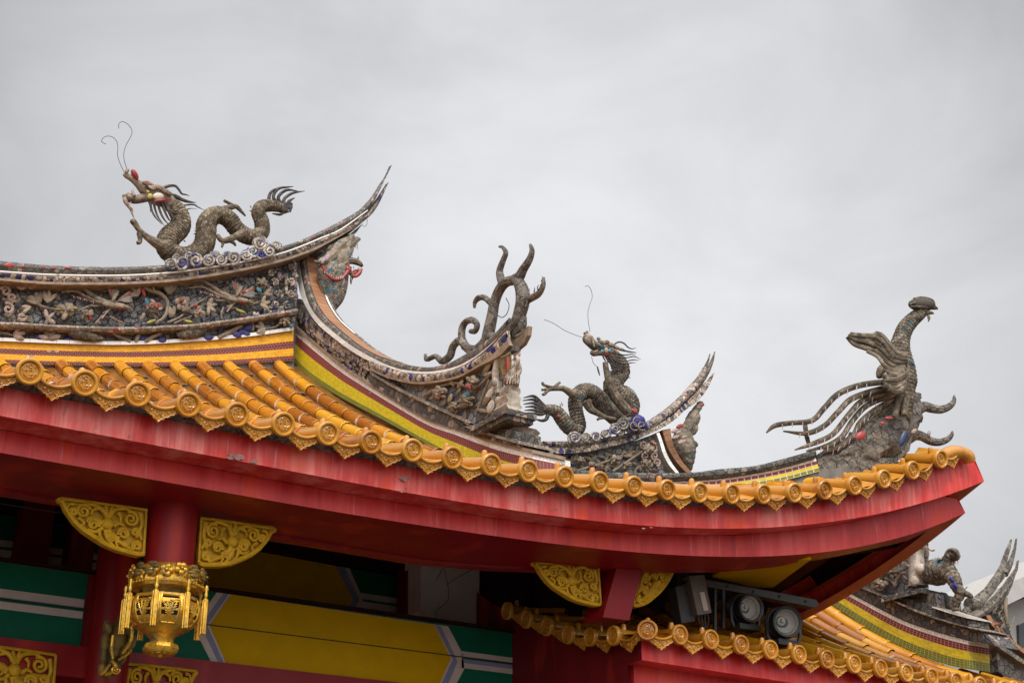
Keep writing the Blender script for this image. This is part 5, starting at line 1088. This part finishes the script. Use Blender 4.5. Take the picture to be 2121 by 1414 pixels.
# hanging pillars
g=G();g.lathe([(.137,3.60),(.139,3.75),(.139,3.975)],28,Matrix.Translation((2.757,7.62,0)));part(g,'hanging_pillar',M['redbeam'],hall,'round red hanging pillar above the gilt lantern')
fP=Fr(PY(7.55))
g=G();g.prism([fP(1280,1164),fP(1334,1168),fP(1303,1284),(fP(1249,1277))],(0,.22,0));part(g,'hanging_pillar',M['redbeam'],hall,'square bright red hanging pillar between two gilt brackets')
# plaster block
g=G();R=Rel(g,Fr(PY(9.5)));R.poly([(872,1130),(1022,1155),(1024,1261),(1019,1280),(985,1297),(960,1312),(900,1302),(872,1264)],.25);part(g,'plaster_block',M['plaster'],hall)
g=G();R=Rel(g,Fr(PY(9.495)));rk=random.Random(3)
for L in([(880,1160),(915,1172),(925,1195),(928,1240),(905,1262)],[(928,1210),(950,1195),(990,1172)],[(918,1178),(905,1200)],[(900,1262),(905,1300)]): R.tube([(x+rk.uniform(-2,2),y,.5) for x,y in L],n=4)
part(g,'crack',M['seam'],hall)
# soffit wire
g=G();R=Rel(g,Fr(PY(7.98)));R.tube([(0,1042,.8),(120,1061,.8),(330,1090,.8),(550,1119,.8),(760,1149,.8),(850,1156,.8),(1030,1179,.8),(1110,1186,.8),(1180,1192,.8)],n=5,res=40);R.leaf(845,1152,3,80,2.5,3)
solo(g,'soffit_wire',M['wire'],'thin grey wire strung along the back of the red soffit','wire',tuple(PY(7.98).p(550,1119)))
# ---------------------------------------------------------------- carved brackets
class QF:
    def __init__(s,pl,P0,tip,bot): s.pl=pl;s.P=np.array(P0,float);s.U=(np.array(tip,float)-s.P)/186.;s.V=(np.array(bot,float)-s.P)/100.
    def __call__(s,a,b,off=0.): q=s.P+a*s.U+b*s.V;return s.pl.p(q[0],q[1],off)
    def ax(s,x,y,off=0.): c=s(x,y,off);return c,s(x+1,y,off)-c,s(x,y+1,off)-c
    def unit(s,x,y): return float(np.linalg.norm(s.ax(x,y)[2]))
OUT=[(0,0),(176,-2),(186,3),(183,9),(176,12),(169,26),(150,50),(130,66),(112,76),(86,89),(58,97),(14,103),(0,98)]
def bracket(fr,label,y):
    g=G();R=Rel(g,fr)
    R.poly([(a,b) for a,b in OUT],.03,-.012)
    R.tube([(4,94,4),(14,97,5),(57,91,5),(84,83,5),(108,71,5),(127,61,5),(146,46,5),(163,26,5),(170,13,5),(178,5,4)],off=.006,res=40,n=7)
    R.tube([(3,3,3),(3,50,3),(3,94,3)],off=.004,n=6);R.tube([(3,3,3),(90,2,3),(178,3,3)],off=.004,n=6)
    for x,y_,r,d,s in((130,22,15,1,200),(33,26,16,-1,300),(108,47,12,1,160),(46,58,12,-1,20),(18,80,10,-1,60),(150,26,8,-1,0),(70,70,9,1,180),(22,52,9,1,90)): R.spiral(x,y_,r,1.7,3.8,d,s,.014)
    R.leaf(80,42,13,0,13,12,.014,12,8)
    for L,r in(([(80,30),(92,14),(114,6),(126,7)],6),([(80,30),(68,12),(48,6),(34,8)],6),([(84,28),(84,14),(86,5)],6),([(76,28),(75,14),(72,5)],5),([(92,44),(106,34),(118,36),(122,44)],5),([(68,46),(56,38),(46,42)],5),([(78,54),(68,68),(46,80),(26,90)],6),([(84,55),(78,74),(64,86)],5),([(90,52),(104,62),(120,58)],5),([(96,60),(92,72),(80,82)],4),([(140,36),(128,46),(134,54)],4),([(14,12),(10,34),(14,50),(8,66)],5),([(150,10),(160,12),(164,22)],4),([(56,66),(60,78),(54,90)],4),([(100,12),(112,18),(114,28)],4),([(60,16),(54,24),(54,34)],4)):
        k=len(L);R.tube([(a,b,r*(1-.55*i/(k-1))) for i,(a,b) in enumerate(L)],off=.014,n=7,flat=1.1)
    return part(g,'carved_bracket',M['ochre'],hall,label)
P76=PY(7.56)
bracket(QF(P76,(306,1053),(118,1029),(300,1152)),'ochre carved scroll bracket left of the round hanging pillar',0)
bracket(QF(P76,(415,1069),(574,1093),(409,1170)),'ochre carved scroll bracket right of the round hanging pillar',0)
bracket(QF(PY(7.6),(1241,1172),(1103,1162),(1247,1255)),'ochre carved scroll bracket left of the square hanging pillar',0)
bracket(QF(PY(7.66),(1333,1174),(1399,1177),(1310,1256)),'foreshortened carved scroll bracket right of the square pillar',0)
bracket(QF(PY(YB-.07),(119,1353),(-80,1326),(110,1462)),'low carved bracket left of the main column',0)
bracket(QF(PY(YB-.07),(257,1370),(415,1387),(250,1478)),'low carved bracket right of the main column',0)
# ---------------------------------------------------------------- gilt lantern pendant
LX,LY=2.757,7.62
lz=lambda y:float(PY(7.45).p(347,y)[2])
ln=thing('lantern','octagonal gilt carved lantern with hanging tassels under the round red pillar','lantern',(LX,LY,lz(1342)))
aC=math.atan2(-cH[1],-cH[0])
Mz=lambda z,r=0.:Matrix.Translation((LX,LY,z))@Matrix.Rotation(aC+r,4,'Z')
zt=lz(1172)
def at(r,a,z): return np.array([LX+r*math.cos(aC+a),LY+r*math.sin(aC+a),z])
zc1,zc0=lz(1163),lz(1198)
g=G();g.lathe([(.13,zc1),(.17,zc1+.005),(.19,zc1-.02),(.195,zc0+.02),(.20,zc0),(.19,zc0-.025),(.16,zc0-.03)],8,Mz(0,R_(22.5)))
for k in range(16):
    a=2*math.pi*k/16+.2;z=(zc1+zc0)/2+.018*math.sin(k*2.1);c=at(.20,a,z)
    for j in range(5):
        b=2*math.pi*j/5+k;t=np.array([-math.sin(aC+a),math.cos(aC+a),0]);n_=np.array([math.cos(aC+a),math.sin(aC+a),0]);q=c+t*.022*math.cos(b)+np.array([0,0,.022*math.sin(b)])
        g.ell(q,t*.016,n_*.012,(0,0,.016),7,5)
    g.ball(c+n_*.012,.011,8,6)
part(g,'crown',M['gold'],ln)
for k in (3,4,5,9,10,14,15,2): 
    g=G();a=2*math.pi*k/16+.2
    for j in range(4):
        z=zc1-.01-.018*j;c=at(.205+.004*j,a+.08*math.sin(j*2),z);t=np.array([-math.sin(aC+a),math.cos(aC+a),0]);n_=np.array([math.cos(aC+a),math.sin(aC+a),0]);g.ell(c,t*.030,n_*.010,(0,0,.012),8,5)
    part(g,'crown_leaf',M['golddark'],ln)
g=G()
for k in range(56): g.ball(at(.200 if k%7 else .205,2*math.pi*k/56,zc0-.008),.0085,7,5)
part(g,'bead_row',M['gold'],ln)
zb_t,zb_b=lz(1222),lz(1302)
g=G();g.lathe([(.15,zc0-.03),(.135,zb_t+.005),(.12,zb_t)],8,Mz(0,R_(0)));part(g,'collar',M['golddark'],ln)
prof=[(.150,zb_t+.004),(.178,zb_t-.004),(.200,zb_t-.05),(.200,zb_t-.10),(.182,zb_t-.15),(.140,zb_b+.03),(.085,zb_b),(.066,zb_b-.02),(.062,lz(1318)),(.090,lz(1322)),(.100,lz(1330)),(.094,lz(1338)),(.08,lz(1342)),(.02,lz(1342)+.004)]
g=G();g.lathe(prof,8,Mz(0,0));part(g,'bowl',M['gold'],ln)
apo=math.cos(math.pi/8)
for k in range(8):
    a=R_(22.5)+k*math.pi/4
    if math.cos(a)<-.2: continue
    t=np.array([-math.sin(aC+a),math.cos(aC+a),0])
    def pp(u,z,o=0.):
        r=np.interp(-z,[-q[1] for q in prof[:7]],[q[0] for q in prof[:7]])*apo
        return at(r+o,a,z)+t*u
    zz=[zb_t-.022,zb_t-.07,zb_t-.12,zb_t-.165];hw=[.046,.052,.049,.036]
    g=G();g.grid([[pp(-w,z,.003),pp(w,z,.003)] for z,w in zip(zz,hw)]);part(g,'window',M['dark'],ln)  # black sheet painted in for the shaded hollow behind the fretwork
    g=G();loop=[pp(-w,z,.004) for z,w in zip(zz,hw)]+[pp(w,z,.004) for z,w in list(zip(zz,hw))[::-1]];loop.append(loop[0]);g.tube(loop,.006,6)
    rk=random.Random(k)
    for m_ in range(4):
        u0=(m_-1.5)*.016;top=zz[0]-.02-.03*rk.random();L=[pp(0,zz[3]+.004,.005),pp(u0*.5,zz[3]+.05,.008),pp(u0*1.1,zz[3]+.09,.007),pp(u0*1.6,top,.005)]
        C=crom(np.array(L),9);g.tube(C,[.0036]*6+[.003,.0025,.002],5)
        for q in C[3:]:
            for sg in(-1,1): g.ell(q+t*sg*.008+np.array([0,0,.004]),t*.0085+np.array([0,0,.005*sg]),(0,0,.0035),np.cross(t,(0,0,1))*.003,6,4)
        g.ball(C[-1],.007,7,5)
    part(g,'fretwork',M['gold'],ln)
for k in range(8):
    a=k*math.pi/4;g=G()
    c=at(.222,a,0);z0=zc0+.004;L=[z0,z0-.02,z0-.035,z0-.05,z0-.07,z0-.075,z0-.12,z0-.22,z0-.265]
    g.lathe([(r,z) for r,z in zip([.008,.013,.007,.012,.007,.014,.015,.013,.012],L)][::-1],8,Matrix.Translation((c[0],c[1],0)))
    for j in range(6): g.tube([(c[0]+.014*math.cos(j*1.05),c[1]+.014*math.sin(j*1.05),z0-.08),(c[0]+.014*math.cos(j*1.05),c[1]+.014*math.sin(j*1.05),z0-.268)],.0035,5)
    part(g,'tassel',M['gold'],ln)
g=G()
for k in range(8):
    a=k*math.pi/4;g.ell(at(.045,a,lz(1342)-.001),(.022,0,0),(0,.022,0),(0,0,.008),8,5)
g.ball(at(0,0,lz(1342)),.02,8,6);part(g,'base_rosette',M['gold'],ln)
# carved beast bracket behind the lantern
f6=Fr(PY(8.62),0,1030,.27157)
bb=thing('beast_bracket','dark worn gilt carved beast bracket low on the column behind the lantern','bracket',tuple(f6(800,1380)))
g=G();R=Rel(g,f6)
R.tube([(960,900,40),(930,980,70),(900,1060,90),(870,1140,95),(850,1220,80),(830,1300,60),(800,1370,36)],n=14,res=30)
for x,y,l,a,wd in((990,1000,70,80,36),(1010,1090,70,100,34),(960,1160,70,120,34),(820,990,60,80,34),(800,1100,80,95,36),(790,1200,70,90,32),(780,1310,60,90,34),(880,1300,60,110,40),(930,1240,50,130,30),(860,1180,50,60,36)): R.leaf(x,y,l,a,wd,wd,.07,tint=.5)
part(g,'body',M['golddark'],bb)
g=G();R=Rel(g,f6)
for L in([(1000,960,14),(1005,1050,16),(980,1120,14),(930,1190,12)],[(860,1050,12),(850,1150,14),(860,1230,12)],[(850,1240,14),(880,1280,18),(850,1330,16),(800,1350,12)],[(760,1350,14),(800,1320,14),(840,1270,10)],[(1000,1160,12),(960,1200,12),(900,1240,10)]): R.tube(L,off=.11,n=8)
R.spiral(880,1310,34,1.5,10,1,0,.13)
part(g,'gilt_scroll',M['gold'],bb)
# ---------------------------------------------------------------- lower side hall, right
YL=7.36;XV=5.92
zel=lambda X:3.605-.016*max(0,X-6.4)-(.0)
def alow(X): return .05+.27*min(1,max(0,(X-5.9)/1.8))
def zlow(X,Y):
    d=max(0.,Y-YL);return zel(X)+alow(X)*d+.125*d*d
low=thing('side_hall','lower red side hall with amber tile roof tucked under the upturned corner','temple',(8.,8.4,0))
g=G();rows=[];XS=np.linspace(5.9,13.5,130)
def ylim(X): return 8.75 if X<8.0 else 8.75+(X-8.0)*1.6 if X<9.1 else 10.6 if X<9.55 else 7.95
for i in range(31):
    f=i/30;row=[]
    for X in XS:
        Y=YL+.02+(ylim(X)-YL-.02)*f;ph=(X-XV)/.268
        row.append((X,Y,zlow(X,Y)-.035+.018*math.cos(2*math.pi*ph)+.016*((Y*4.2)%1.)))
    rows.append(row)
g.grid(rows);g.grid([[(9.6,7.8,3.7),(13.5,7.8,3.65)],[(9.6,11.5,3.9),(13.5,11.5,3.9)]])
lroof=part(g,'tile_roof',M['pan'],low)
for i in range(1,27):
    X=XV+.268*i;g=G();trow(g,X,YL+.30,ylim(X),zlow);part(g,'tube_tile_row',[M['tile'],M['palemortar']],lroof)
rr=random.Random(15)
for i in range(0,27):
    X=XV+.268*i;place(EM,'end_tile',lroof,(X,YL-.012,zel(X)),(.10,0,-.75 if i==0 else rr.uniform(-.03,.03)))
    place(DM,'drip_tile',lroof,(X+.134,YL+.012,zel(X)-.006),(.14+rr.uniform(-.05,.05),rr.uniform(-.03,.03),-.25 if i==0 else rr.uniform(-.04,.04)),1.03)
SV=[(7.63,3.61),(7.90,3.65),(8.15,3.71),(8.40,3.81),(8.66,3.91)]
for k in range(6):
    y=7.63+.257*k;z=float(np.interp(y,[a for a,b in SV],[b for a,b in SV])) if k<5 else 4.02
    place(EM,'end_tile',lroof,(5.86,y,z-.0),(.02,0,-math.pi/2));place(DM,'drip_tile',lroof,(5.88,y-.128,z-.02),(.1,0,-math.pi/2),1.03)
g=G()
zfb=float(PY(YL+.10).p(1352,1369)[2])
vt=lambda y:float(np.interp(y,[7.4,7.63,7.9,8.15,8.4,8.66,9.2,9.7],[3.56,3.56,3.60,3.66,3.76,3.86,4.12,4.4]))
ys=np.linspace(YL+.10,9.7,16)
g.grid([[(5.955,y,vt(y)) for y in ys],[(5.955,y,2.0) for y in ys]]) if False else None
g.grid([[(x,YL+.10,zel(x)-.02) for x in(5.955,8,10,13.5)],[(x,YL+.10,zfb-.016*max(0,x-6.4)) for x in(5.955,8,10,13.5)],[(x,YL+.30,zfb-.016*max(0,x-6.4)) for x in(5.955,8,10,13.5)]])
part(g,'fascia_board',M['red2'],low,sharp=20)
g=G();g.box((6.02,YL+.27,2.95),(13.5,9.7,zfb+.015));part(g,'fascia_board',M['red2'],low,'inner red board one step below the eave board')
g=G();g.grid([[(5.955,y,vt(y)) for y in ys],[(5.955,y,zfb) for y in ys]]);g.grid([[(5.957,y,zfb+.003) for y in ys],[(5.957,y,0.) for y in ys]]) if False else g.grid([[(5.956,y,zfb) for y in ys[1:]],[(5.956,y,0.) for y in ys[1:]]]);g.box((6.06,YL+.5,0),(13.4,9.7,2.97));g.box((6.04,7.9,2.96),(6.14,9.74,3.62));part(g,'wall',M['redin'],low)  # gable side takes a darker red than the front; its shade is painted
g=G();g.box((6.05,8.72,3.2),(8.35,8.85,4.9));g.box((5.98,8.9,3.3),(6.1,9.75,4.5));part(g,'dark_wall',M['dark'],low)  # near-black walls: the deep shade under the eave is in their colour
# hanging ridge of the side hall (plane X=9.5)
X3=9.5;f8=Fr(PX(X3),1600,1080,.24564)
g=G();R=Rel(g,f8);R.band([(200,380),(400,475),(580,565),(800,680),(1100,830),(1400,932),(1650,1000)],[(60,470),(250,560),(430,650),(700,830),(900,960),(1200,1110),(1500,1212),(1660,1238)],.25,n=80,m=4);lh=part(g,'hanging_ridge',M['mos_low'],low)
g=G();R=Rel(g,f8);R.band([(300,330),(660,515),(920,620),(1250,768),(1500,850),(1760,918)],[(200,376),(580,560),(800,675),(1100,825),(1400,927),(1650,995),(1890,1050)][:6]+[(1880,1045)],.3,off=.01,n=60,m=3);part(g,'relief_ground',M['sh_grey'],lh)
g=G();R=Rel(g,f8);R.band([(300,322),(660,508),(920,612),(1250,760),(1500,842),(1765,912)],[(300,334),(660,522),(920,628),(1250,775),(1500,855),(1762,920)],.34,off=.05,n=50,m=1);part(g,'ledge_bead',M['mould'],lh)
g=G();R=Rel(g,f8);R.band([(1345,712),(1500,760),(1642,803)],[(1345,722),(1500,772),(1640,812)],.3,off=.06,n=12,m=1);part(g,'white_tile_edge',M['whitetile'],lh)
g=G();R=Rel(g,f8);R.band([(960,650),(1150,650),(1345,715),(1500,765),(1640,808)],[(960,640),(1250,765),(1400,815),(1500,848),(1660,880)],.25,off=.02,n=20,m=2);part(g,'end_block',M['sh_grey'],lh)
g=G();R=Rel(g,f8);R.poly([(600,420),(1000,200),(1180,120),(1180,600),(900,640),(640,520)],.2,.0);part(g,'panel_ground',M['sh_dark'],lh)
g=G();R=Rel(g,f8);rk=random.Random(14)
for L in([(760,520),(830,460),(900,450),(1000,500),(1040,540)],[(900,450),(960,380),(1040,340)],[(1030,540),(1050,480),(1110,420)]): twig(R,L,16)
for k in range(26): x,y=rk.uniform(760,1120),rk.uniform(330,570);R.leaf(x,y+ (200 if x<850 else 0)*0,rk.uniform(18,44),rk.uniform(-90,60),14,8,.05,tint=rk.choice([T_CRM,T_TAN,T_BRN,T_BRN]))
flower(R,900,520,46,[T_CRM,T_TAN]);flower(R,1000,420,50,[T_BRN,T_TAN])
part(g,'relief_flowers',M['piece'],lh)
g=G();zz=float(f8(1250,560,.0)[2]);pl=[f8(918,622,.06),f8(1250,575,.06),f8(1440,600,-.22),f8(1300,600,-.45),f8(1000,600,-.45)];zz=float(np.mean([q[2] for q in pl[:3]]))
def slab(L,h):
    z=float(np.mean([p[2] for p in L[:3]]));g.prism([(p[0],p[1],p[2]) for p in L],(0,0,-h))
slab([f8(915,640,.08),f8(1250,556,.08),f8(1445,600,-.22),f8(1330,600,-.42),f8(1000,600,-.42)],.04)
part(g,'plinth_slab',M['sh_grey'],lh)
g=G();R=Rel(g,f8);R.poly([(1000,620),(1370,600),(1400,790),(1150,720),(980,650)],.3,-.02);part(g,'plinth_stem',M['rock'],lh)
st2=thing('statue','headless looking pale robed statue on the far plinth half hidden by the red eave corner','statue',tuple(f8(1220,550)))
g=G();R=Rel(g,f8)
R.tube([(1230,545,85),(1225,460,80),(1215,360,70),(1215,270,62),(1240,200,52),(1275,140,40),(1300,90,30)],off=-.05,n=14,res=26);R.leaf(1135,285,46,-70,32,26,.06,tint=.4);R.leaf(1290,250,60,80,26,30,-.12,tint=.2);R.tube([(1310,215,14),(1340,240,10),(1368,238,8)],off=-.1,n=7);R.leaf(1200,500,40,0,50,30,.02,tint=.7);R.leaf(1250,400,40,10,50,30,.02,tint=.7)
part(g,'body',M['statue'],st2);st2['label']='pale robed statue on the far plinth half hidden by the red eave corner'
be=thing('beast','grey scaled beast crouching beside the pale statue, front claws on a rock','beast',tuple(f8(1540,745)))
g=G();C=crom(np.array([(1290,470,0,60),(1340,440,0,95),(1400,420,0,110),(1460,400,0,85),(1480,350,0,52),(1490,310,0,48),(1520,270,0,44),(1545,290,0,36),(1565,300,0,20)],float),110);u=f8.unit(1400,400)
g.tube([f8(q[0],q[1],-.06) for q in C],[q[3]*u for q in C],36,disp=scales(11,.04,.010),up=(-1,0,0))
C=crom(np.array([(1480,420,0,70),(1530,490,0,56),(1560,560,0,42),(1590,600,0,34),(1555,660,0,34),(1540,710,0,30),(1545,745,0,26)],float),60)
g.tube([f8(q[0],q[1],.04) for q in C],[q[3]*u for q in C],24,disp=scales(8,.04,.009),up=(-1,0,0))
R=Rel(g,f8);R.tube([(1590,590,30),(1640,610,26),(1670,625,22),(1685,640,10)],off=.02,n=8);R.leaf(1430,660,70,50,70,40,-.15,tint=.5);R.leaf(1480,710,40,60,40,30,-.15);R.tube([(1470,270,10),(1490,240,16),(1530,238,14),(1570,280,14),(1572,310,8)],off=-.02,n=8)
part(g,'body',M['dragon2'],be)
g=G();R=Rel(g,f8)
for x,y,a,l in((1380,320,-110,24),(1400,312,-100,28),(1420,318,-80,20),(1610,575,-30,40),(1630,560,-50,24),(1540,335,70,30),(1560,330,80,34),(1520,340,100,22)):
    t=R_(a);R.tube([(x,y,6),(x+l*math.cos(t),y+l*math.sin(t),1)],n=5,tint=T_PNK)
for x,y,l in((1510,490,30),(1540,540,30),(1405,640,20),(1525,560,20)): R.leaf(x,y,l,60,l*.6,10,.15,tint=T_BLU)
part(g,'china_spines',M['piececlean'],be)
# end ridge with forked swallowtail (plane Y=7.95)
f9=Fr(PY(7.95),1600,1080,.24564)
er=thing('side_ridge_wall','weathered forked swallowtail ridge end at the far right edge in front of the grey building','ridge wall',tuple(f9(1900,1200)))
g=G();R=Rel(g,f9);R.poly([(1640,700),(1700,640),(1800,560),(1880,450),(1930,370),(1965,270),(2000,190),(2021,146),(2010,210),(1990,290),(1975,350),(2000,330),(2030,270),(2050,210),(2064,140),(2056,230),(2036,310),(2005,390),(1960,470),(1880,570),(1780,660),(1650,740)],.022,.0)
R.tube([(1660,725,38),(1740,670,42),(1830,575,42),(1900,470,36),(1945,390,26),(1975,300,13),(2005,210,8)],off=-.01,n=8,flat=.8);R.tube([(1960,440,30),(2000,370,22),(2030,290,13),(2050,220,7)],off=-.01,n=8,flat=.8);part(g,'forked_tail',M['rock'],er)
g=G();R=Rel(g,f9);R.poly([(1650,860),(1650,790),(1780,700),(1880,620),(1960,530),(2000,470),(2040,420),(2065,385),(2078,323),(2070,400),(2050,450),(2020,540),(1985,620),(1900,700),(1800,785)],.025,.06);R.tube([(1660,835,22),(1790,750,24),(1890,665,22),(1970,570,18),(2030,470,10)],off=.05,n=7);part(g,'lower_tail',M['rock'],er)
g=G();R=Rel(g,f9);R.poly([(1700,850),(1800,790),(1900,710),(1960,650),(1985,800),(2010,950),(2040,1010),(2160,1130),(2160,1420),(1990,1330),(1905,1260),(1890,1100),(1760,900)],.2,.0);part(g,'frieze_ground',M['sh_grey'],er)
g=G();R=Rel(g,f9);R.band([(1795,785),(1850,870),(1930,950),(2030,1040),(2160,1140)],[(1835,785),(1885,860),(1960,935),(2060,1025),(2160,1105)],.2,off=.05,n=24,m=1);part(g,'brown_tile_strip',M['browntile'],er)
g=G();R=Rel(g,f9);R.band([(1760,820),(1820,930),(1920,1030),(2040,1110),(2160,1190)],[(1740,830),(1800,950),(1905,1055),(2030,1140),(2160,1225)],.2,off=.06,n=24,m=1);part(g,'coping',M['rock'],er)
g=G();R=Rel(g,f9);rk=random.Random(31)
for k in range(16):
    x,y=1860+rk.uniform(0,100),rk.uniform(690,940);R.tube([(x,y,9),(x+rk.uniform(-20,20),y-30,8),(x+rk.uniform(-30,30),y-60,3)],off=.05,n=6,tint=T_BRN)
R.tube([(1965,640,16),(1965,760,16),(1980,860,12)],off=.05,tint=T_TAN);R.tube([(2000,920,7),(2020,860,6),(2045,795,2)],off=.05,tint=T_TAN);R.leaf(1900,860,16,0,12,8,.08,tint=T_RED);R.leaf(1880,1040,14,0,12,8,.12,tint=T_RED)
part(g,'relief_flowers',M['piece'],er)
g=G();R=Rel(g,f9);R.tube([(1650,690,50),(1700,700,60),(1740,670,50)],off=.02,n=10);R.leaf(1660,760,60,20,50,40,.0);part(g,'rock_base',M['rock'],er)
# ---------------------------------------------------------------- floodlights on the lower eave
mg,ntg,bg_=newmat('lamp_glass');bg_.inputs['Alpha'].default_value=.04;bg_.inputs['Roughness'].default_value=.12;bg_.inputs['Base Color'].default_value=(.8,.8,.76,1);M['lglass']=mg
M['reflector']=m_plain('reflector',(.42,.40,.34),.4,.12,20.,metal=.0)
def flood(cx,cy,rpx,yaw,label,plY):
    pl=PY(plY);c=pl.p(cx,cy);r=rpx*np.linalg.norm(pl.p(cx,cy+1)-c)*.94
    v=CAM-c;v/=np.linalg.norm(v);t=R_(yaw);ax=np.array([v[0]*math.cos(t)-v[1]*math.sin(t),v[0]*math.sin(t)+v[1]*math.cos(t),v[2]*.6]);ax/=np.linalg.norm(ax)
    q=Vector(ax).to_track_quat('Z','Y').to_matrix().to_4x4();Mq=Matrix.Translation(Vector(c))@q
    fl=thing('floodlight',label,'floodlight',(c[0],c[1],c[2]-r*1.5))
    g=G();g.lathe([(.80*r,-.0),(.80*r,.02),(.96*r,.028),(1.0*r,.015),(1.0*r,-.03),(.97*r,-.04),(.97*r,-1.5*r),(.9*r,-1.7*r),(.6*r,-1.9*r),(.1*r,-1.95*r)],30,Mq,caps=False)
    for k in range(5): g.lathe([(.99*r,-.6*r-.18*r*k),(1.03*r,-.62*r-.18*r*k),(1.03*r,-.68*r-.18*r*k),(.99*r,-.7*r-.18*r*k)],30,Mq)
    part(g,'housing',M['blackmetal'],fl)
    g=G();n=24;prof=[(.80*r,.004),(.72*r,-.25*r),(.55*r,-.5*r),(.28*r,-.62*r),(.02*r,-.64*r)]
    V=[Mq@Vector((rr_*math.cos(2*math.pi*j/n),rr_*math.sin(2*math.pi*j/n),h)) for rr_,h in prof for j in range(n)]
    g.add(V,[(i*n+j,i*n+(j+1)%n,(i+1)*n+(j+1)%n,(i+1)*n+j) for i in range(4) for j in range(n)]);part(g,'reflector',M['reflector'],fl)
    g=G();side_=Matrix.Translation((-.22*r,.05*r,0));g.lathe([(.26*r,-.6*r),(.26*r,-.3*r),(.22*r,-.26*r),(.16*r,-.26*r),(.15*r,-.4*r)],16,Mq@side_);g.lathe([(.10*r,-.4*r),(.11*r,-.1*r),(.05*r,-.02*r)],12,Mq@side_);part(g,'bulb',M['reflector'],fl)
    g=G();g.tube([Mq@side_@Vector((.30*r*math.cos(j*.35),.30*r*math.sin(j*.35),-.50*r)) for j in range(19)],.035*r,6);g.tube([Mq@Vector((.70*r*math.cos(j*.35),.70*r*math.sin(j*.35),-.26*r)) for j in range(19)],.02*r,6);part(g,'bulb_ring',M['blackmetal'],fl)
    g=G();g.lathe([(.81*r,.006),(.81*r,.010)],30,Mq);part(g,'lens',M['lglass'],fl)
    g=G();s_=np.cross(ax,(0,0,1));s_/=np.linalg.norm(s_)
    for sg in(-1,1):
        a=c+s_*sg*1.08*r-ax*.7*r;g.tube([a,a+np.array([0,0,-.9*r]),a+np.array([0,0,-1.35*r])-s_*sg*.2*r],.016,6)
    b=c-ax*.7*r;g.box((b[0]-.10,b[1]-.05,b[2]-1.5*r),(b[0]+.10,b[1]+.05,b[2]-1.15*r));part(g,'yoke',M['blackmetal'],fl);return fl
flood(1553,1258.5,31.5,32,'black round floodlight nearer the ballast boxes on the tiled eave',7.75)
flood(1629,1287,34,20,'black round floodlight at the end of the steel rail',7.62)
fr_=Fr(PY(7.85))
rail=thing('steel_rail','grey perforated steel rail carrying the floodlights under the eave','rail',tuple(fr_(1560,1230)))
g=G();R=Rel(g,fr_);R.poly([(1424,1193),(1560,1217),(1690,1241),(1697,1250),(1688,1257),(1560,1231),(1422,1206)],.08);part(g,'channel',M['steel'],rail)
g=G();R=Rel(g,fr_)
for x in(1450,1506,1560,1614,1668): R.leaf(x,1203+(x-1450)*.192,3.2,0,3.2,1.2,.001)
part(g,'bolt_hole',M['seam'],rail)
g=G();R=Rel(g,fr_)
R.poly([(1480,1208),(1485,1208),(1485,1320),(1480,1320)],.02,-.01);part(g,'strut',M['blackmetal'],rail)
g=G();R=Rel(g,fr_);R.poly([(1497,1215),(1502,1215),(1502,1300),(1497,1300)],.02,-.01);part(g,'strut',M['blackmetal'],rail)
g=G();R=Rel(g,fr_)
R.poly([(1402,1187),(1425,1180),(1428,1205),(1404,1212)],.1,-.05);part(g,'strut',M['blackmetal'],rail)
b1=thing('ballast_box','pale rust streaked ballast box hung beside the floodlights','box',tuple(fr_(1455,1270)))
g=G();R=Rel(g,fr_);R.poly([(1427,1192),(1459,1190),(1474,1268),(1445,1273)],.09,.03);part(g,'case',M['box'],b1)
g=G();R=Rel(g,fr_);R.poly([(1449,1226),(1459,1225),(1468,1263),(1458,1264)],.003,.036);part(g,'label_plate',M['white'],b1)
g=G();R=Rel(g,fr_)
for k in range(4): R.tube([(1450+5*k,1270,1.2),(1447+7*k,1284,1.2),(1455+3*k,1298,1.2),(1462-2*k,1300,1.2)],off=.02,n=5)
part(g,'cable',M['wire'],b1)
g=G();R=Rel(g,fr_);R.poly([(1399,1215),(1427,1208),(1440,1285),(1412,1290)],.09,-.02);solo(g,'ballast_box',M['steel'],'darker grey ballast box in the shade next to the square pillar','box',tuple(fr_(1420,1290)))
# ---------------------------------------------------------------- grey building far right
fz=Fr(PY(42.),1600,1080,.24564)
ob=thing('office_building','plain grey concrete building far behind the right swallowtail','building',tuple(fz(2400,1500)))
def wallp(L,th,off,m,n):
    g=G();R=Rel(g,fz);R.poly(L,th,off);return part(g,n,M[m],ob)
wallp([(1400,770),(1690,650),(2121,462),(3200,20),(3200,330),(2121,632),(1980,700),(1400,900)],6.,.8,'concrete','parapet')
wallp([(1400,880),(1980,690),(3200,300),(3200,2400),(1400,2400)],8.,-.6,'concrete','wall')
g=G();R=Rel(g,fz)
for k in range(6): R.poly([(2078+260*k,868-80*k),(2240+260*k,805-80*k),(2250+260*k,1010-80*k),(2085+260*k,1060-80*k)],.3,-.45)
part(g,'window',M['darkglass'],ob)
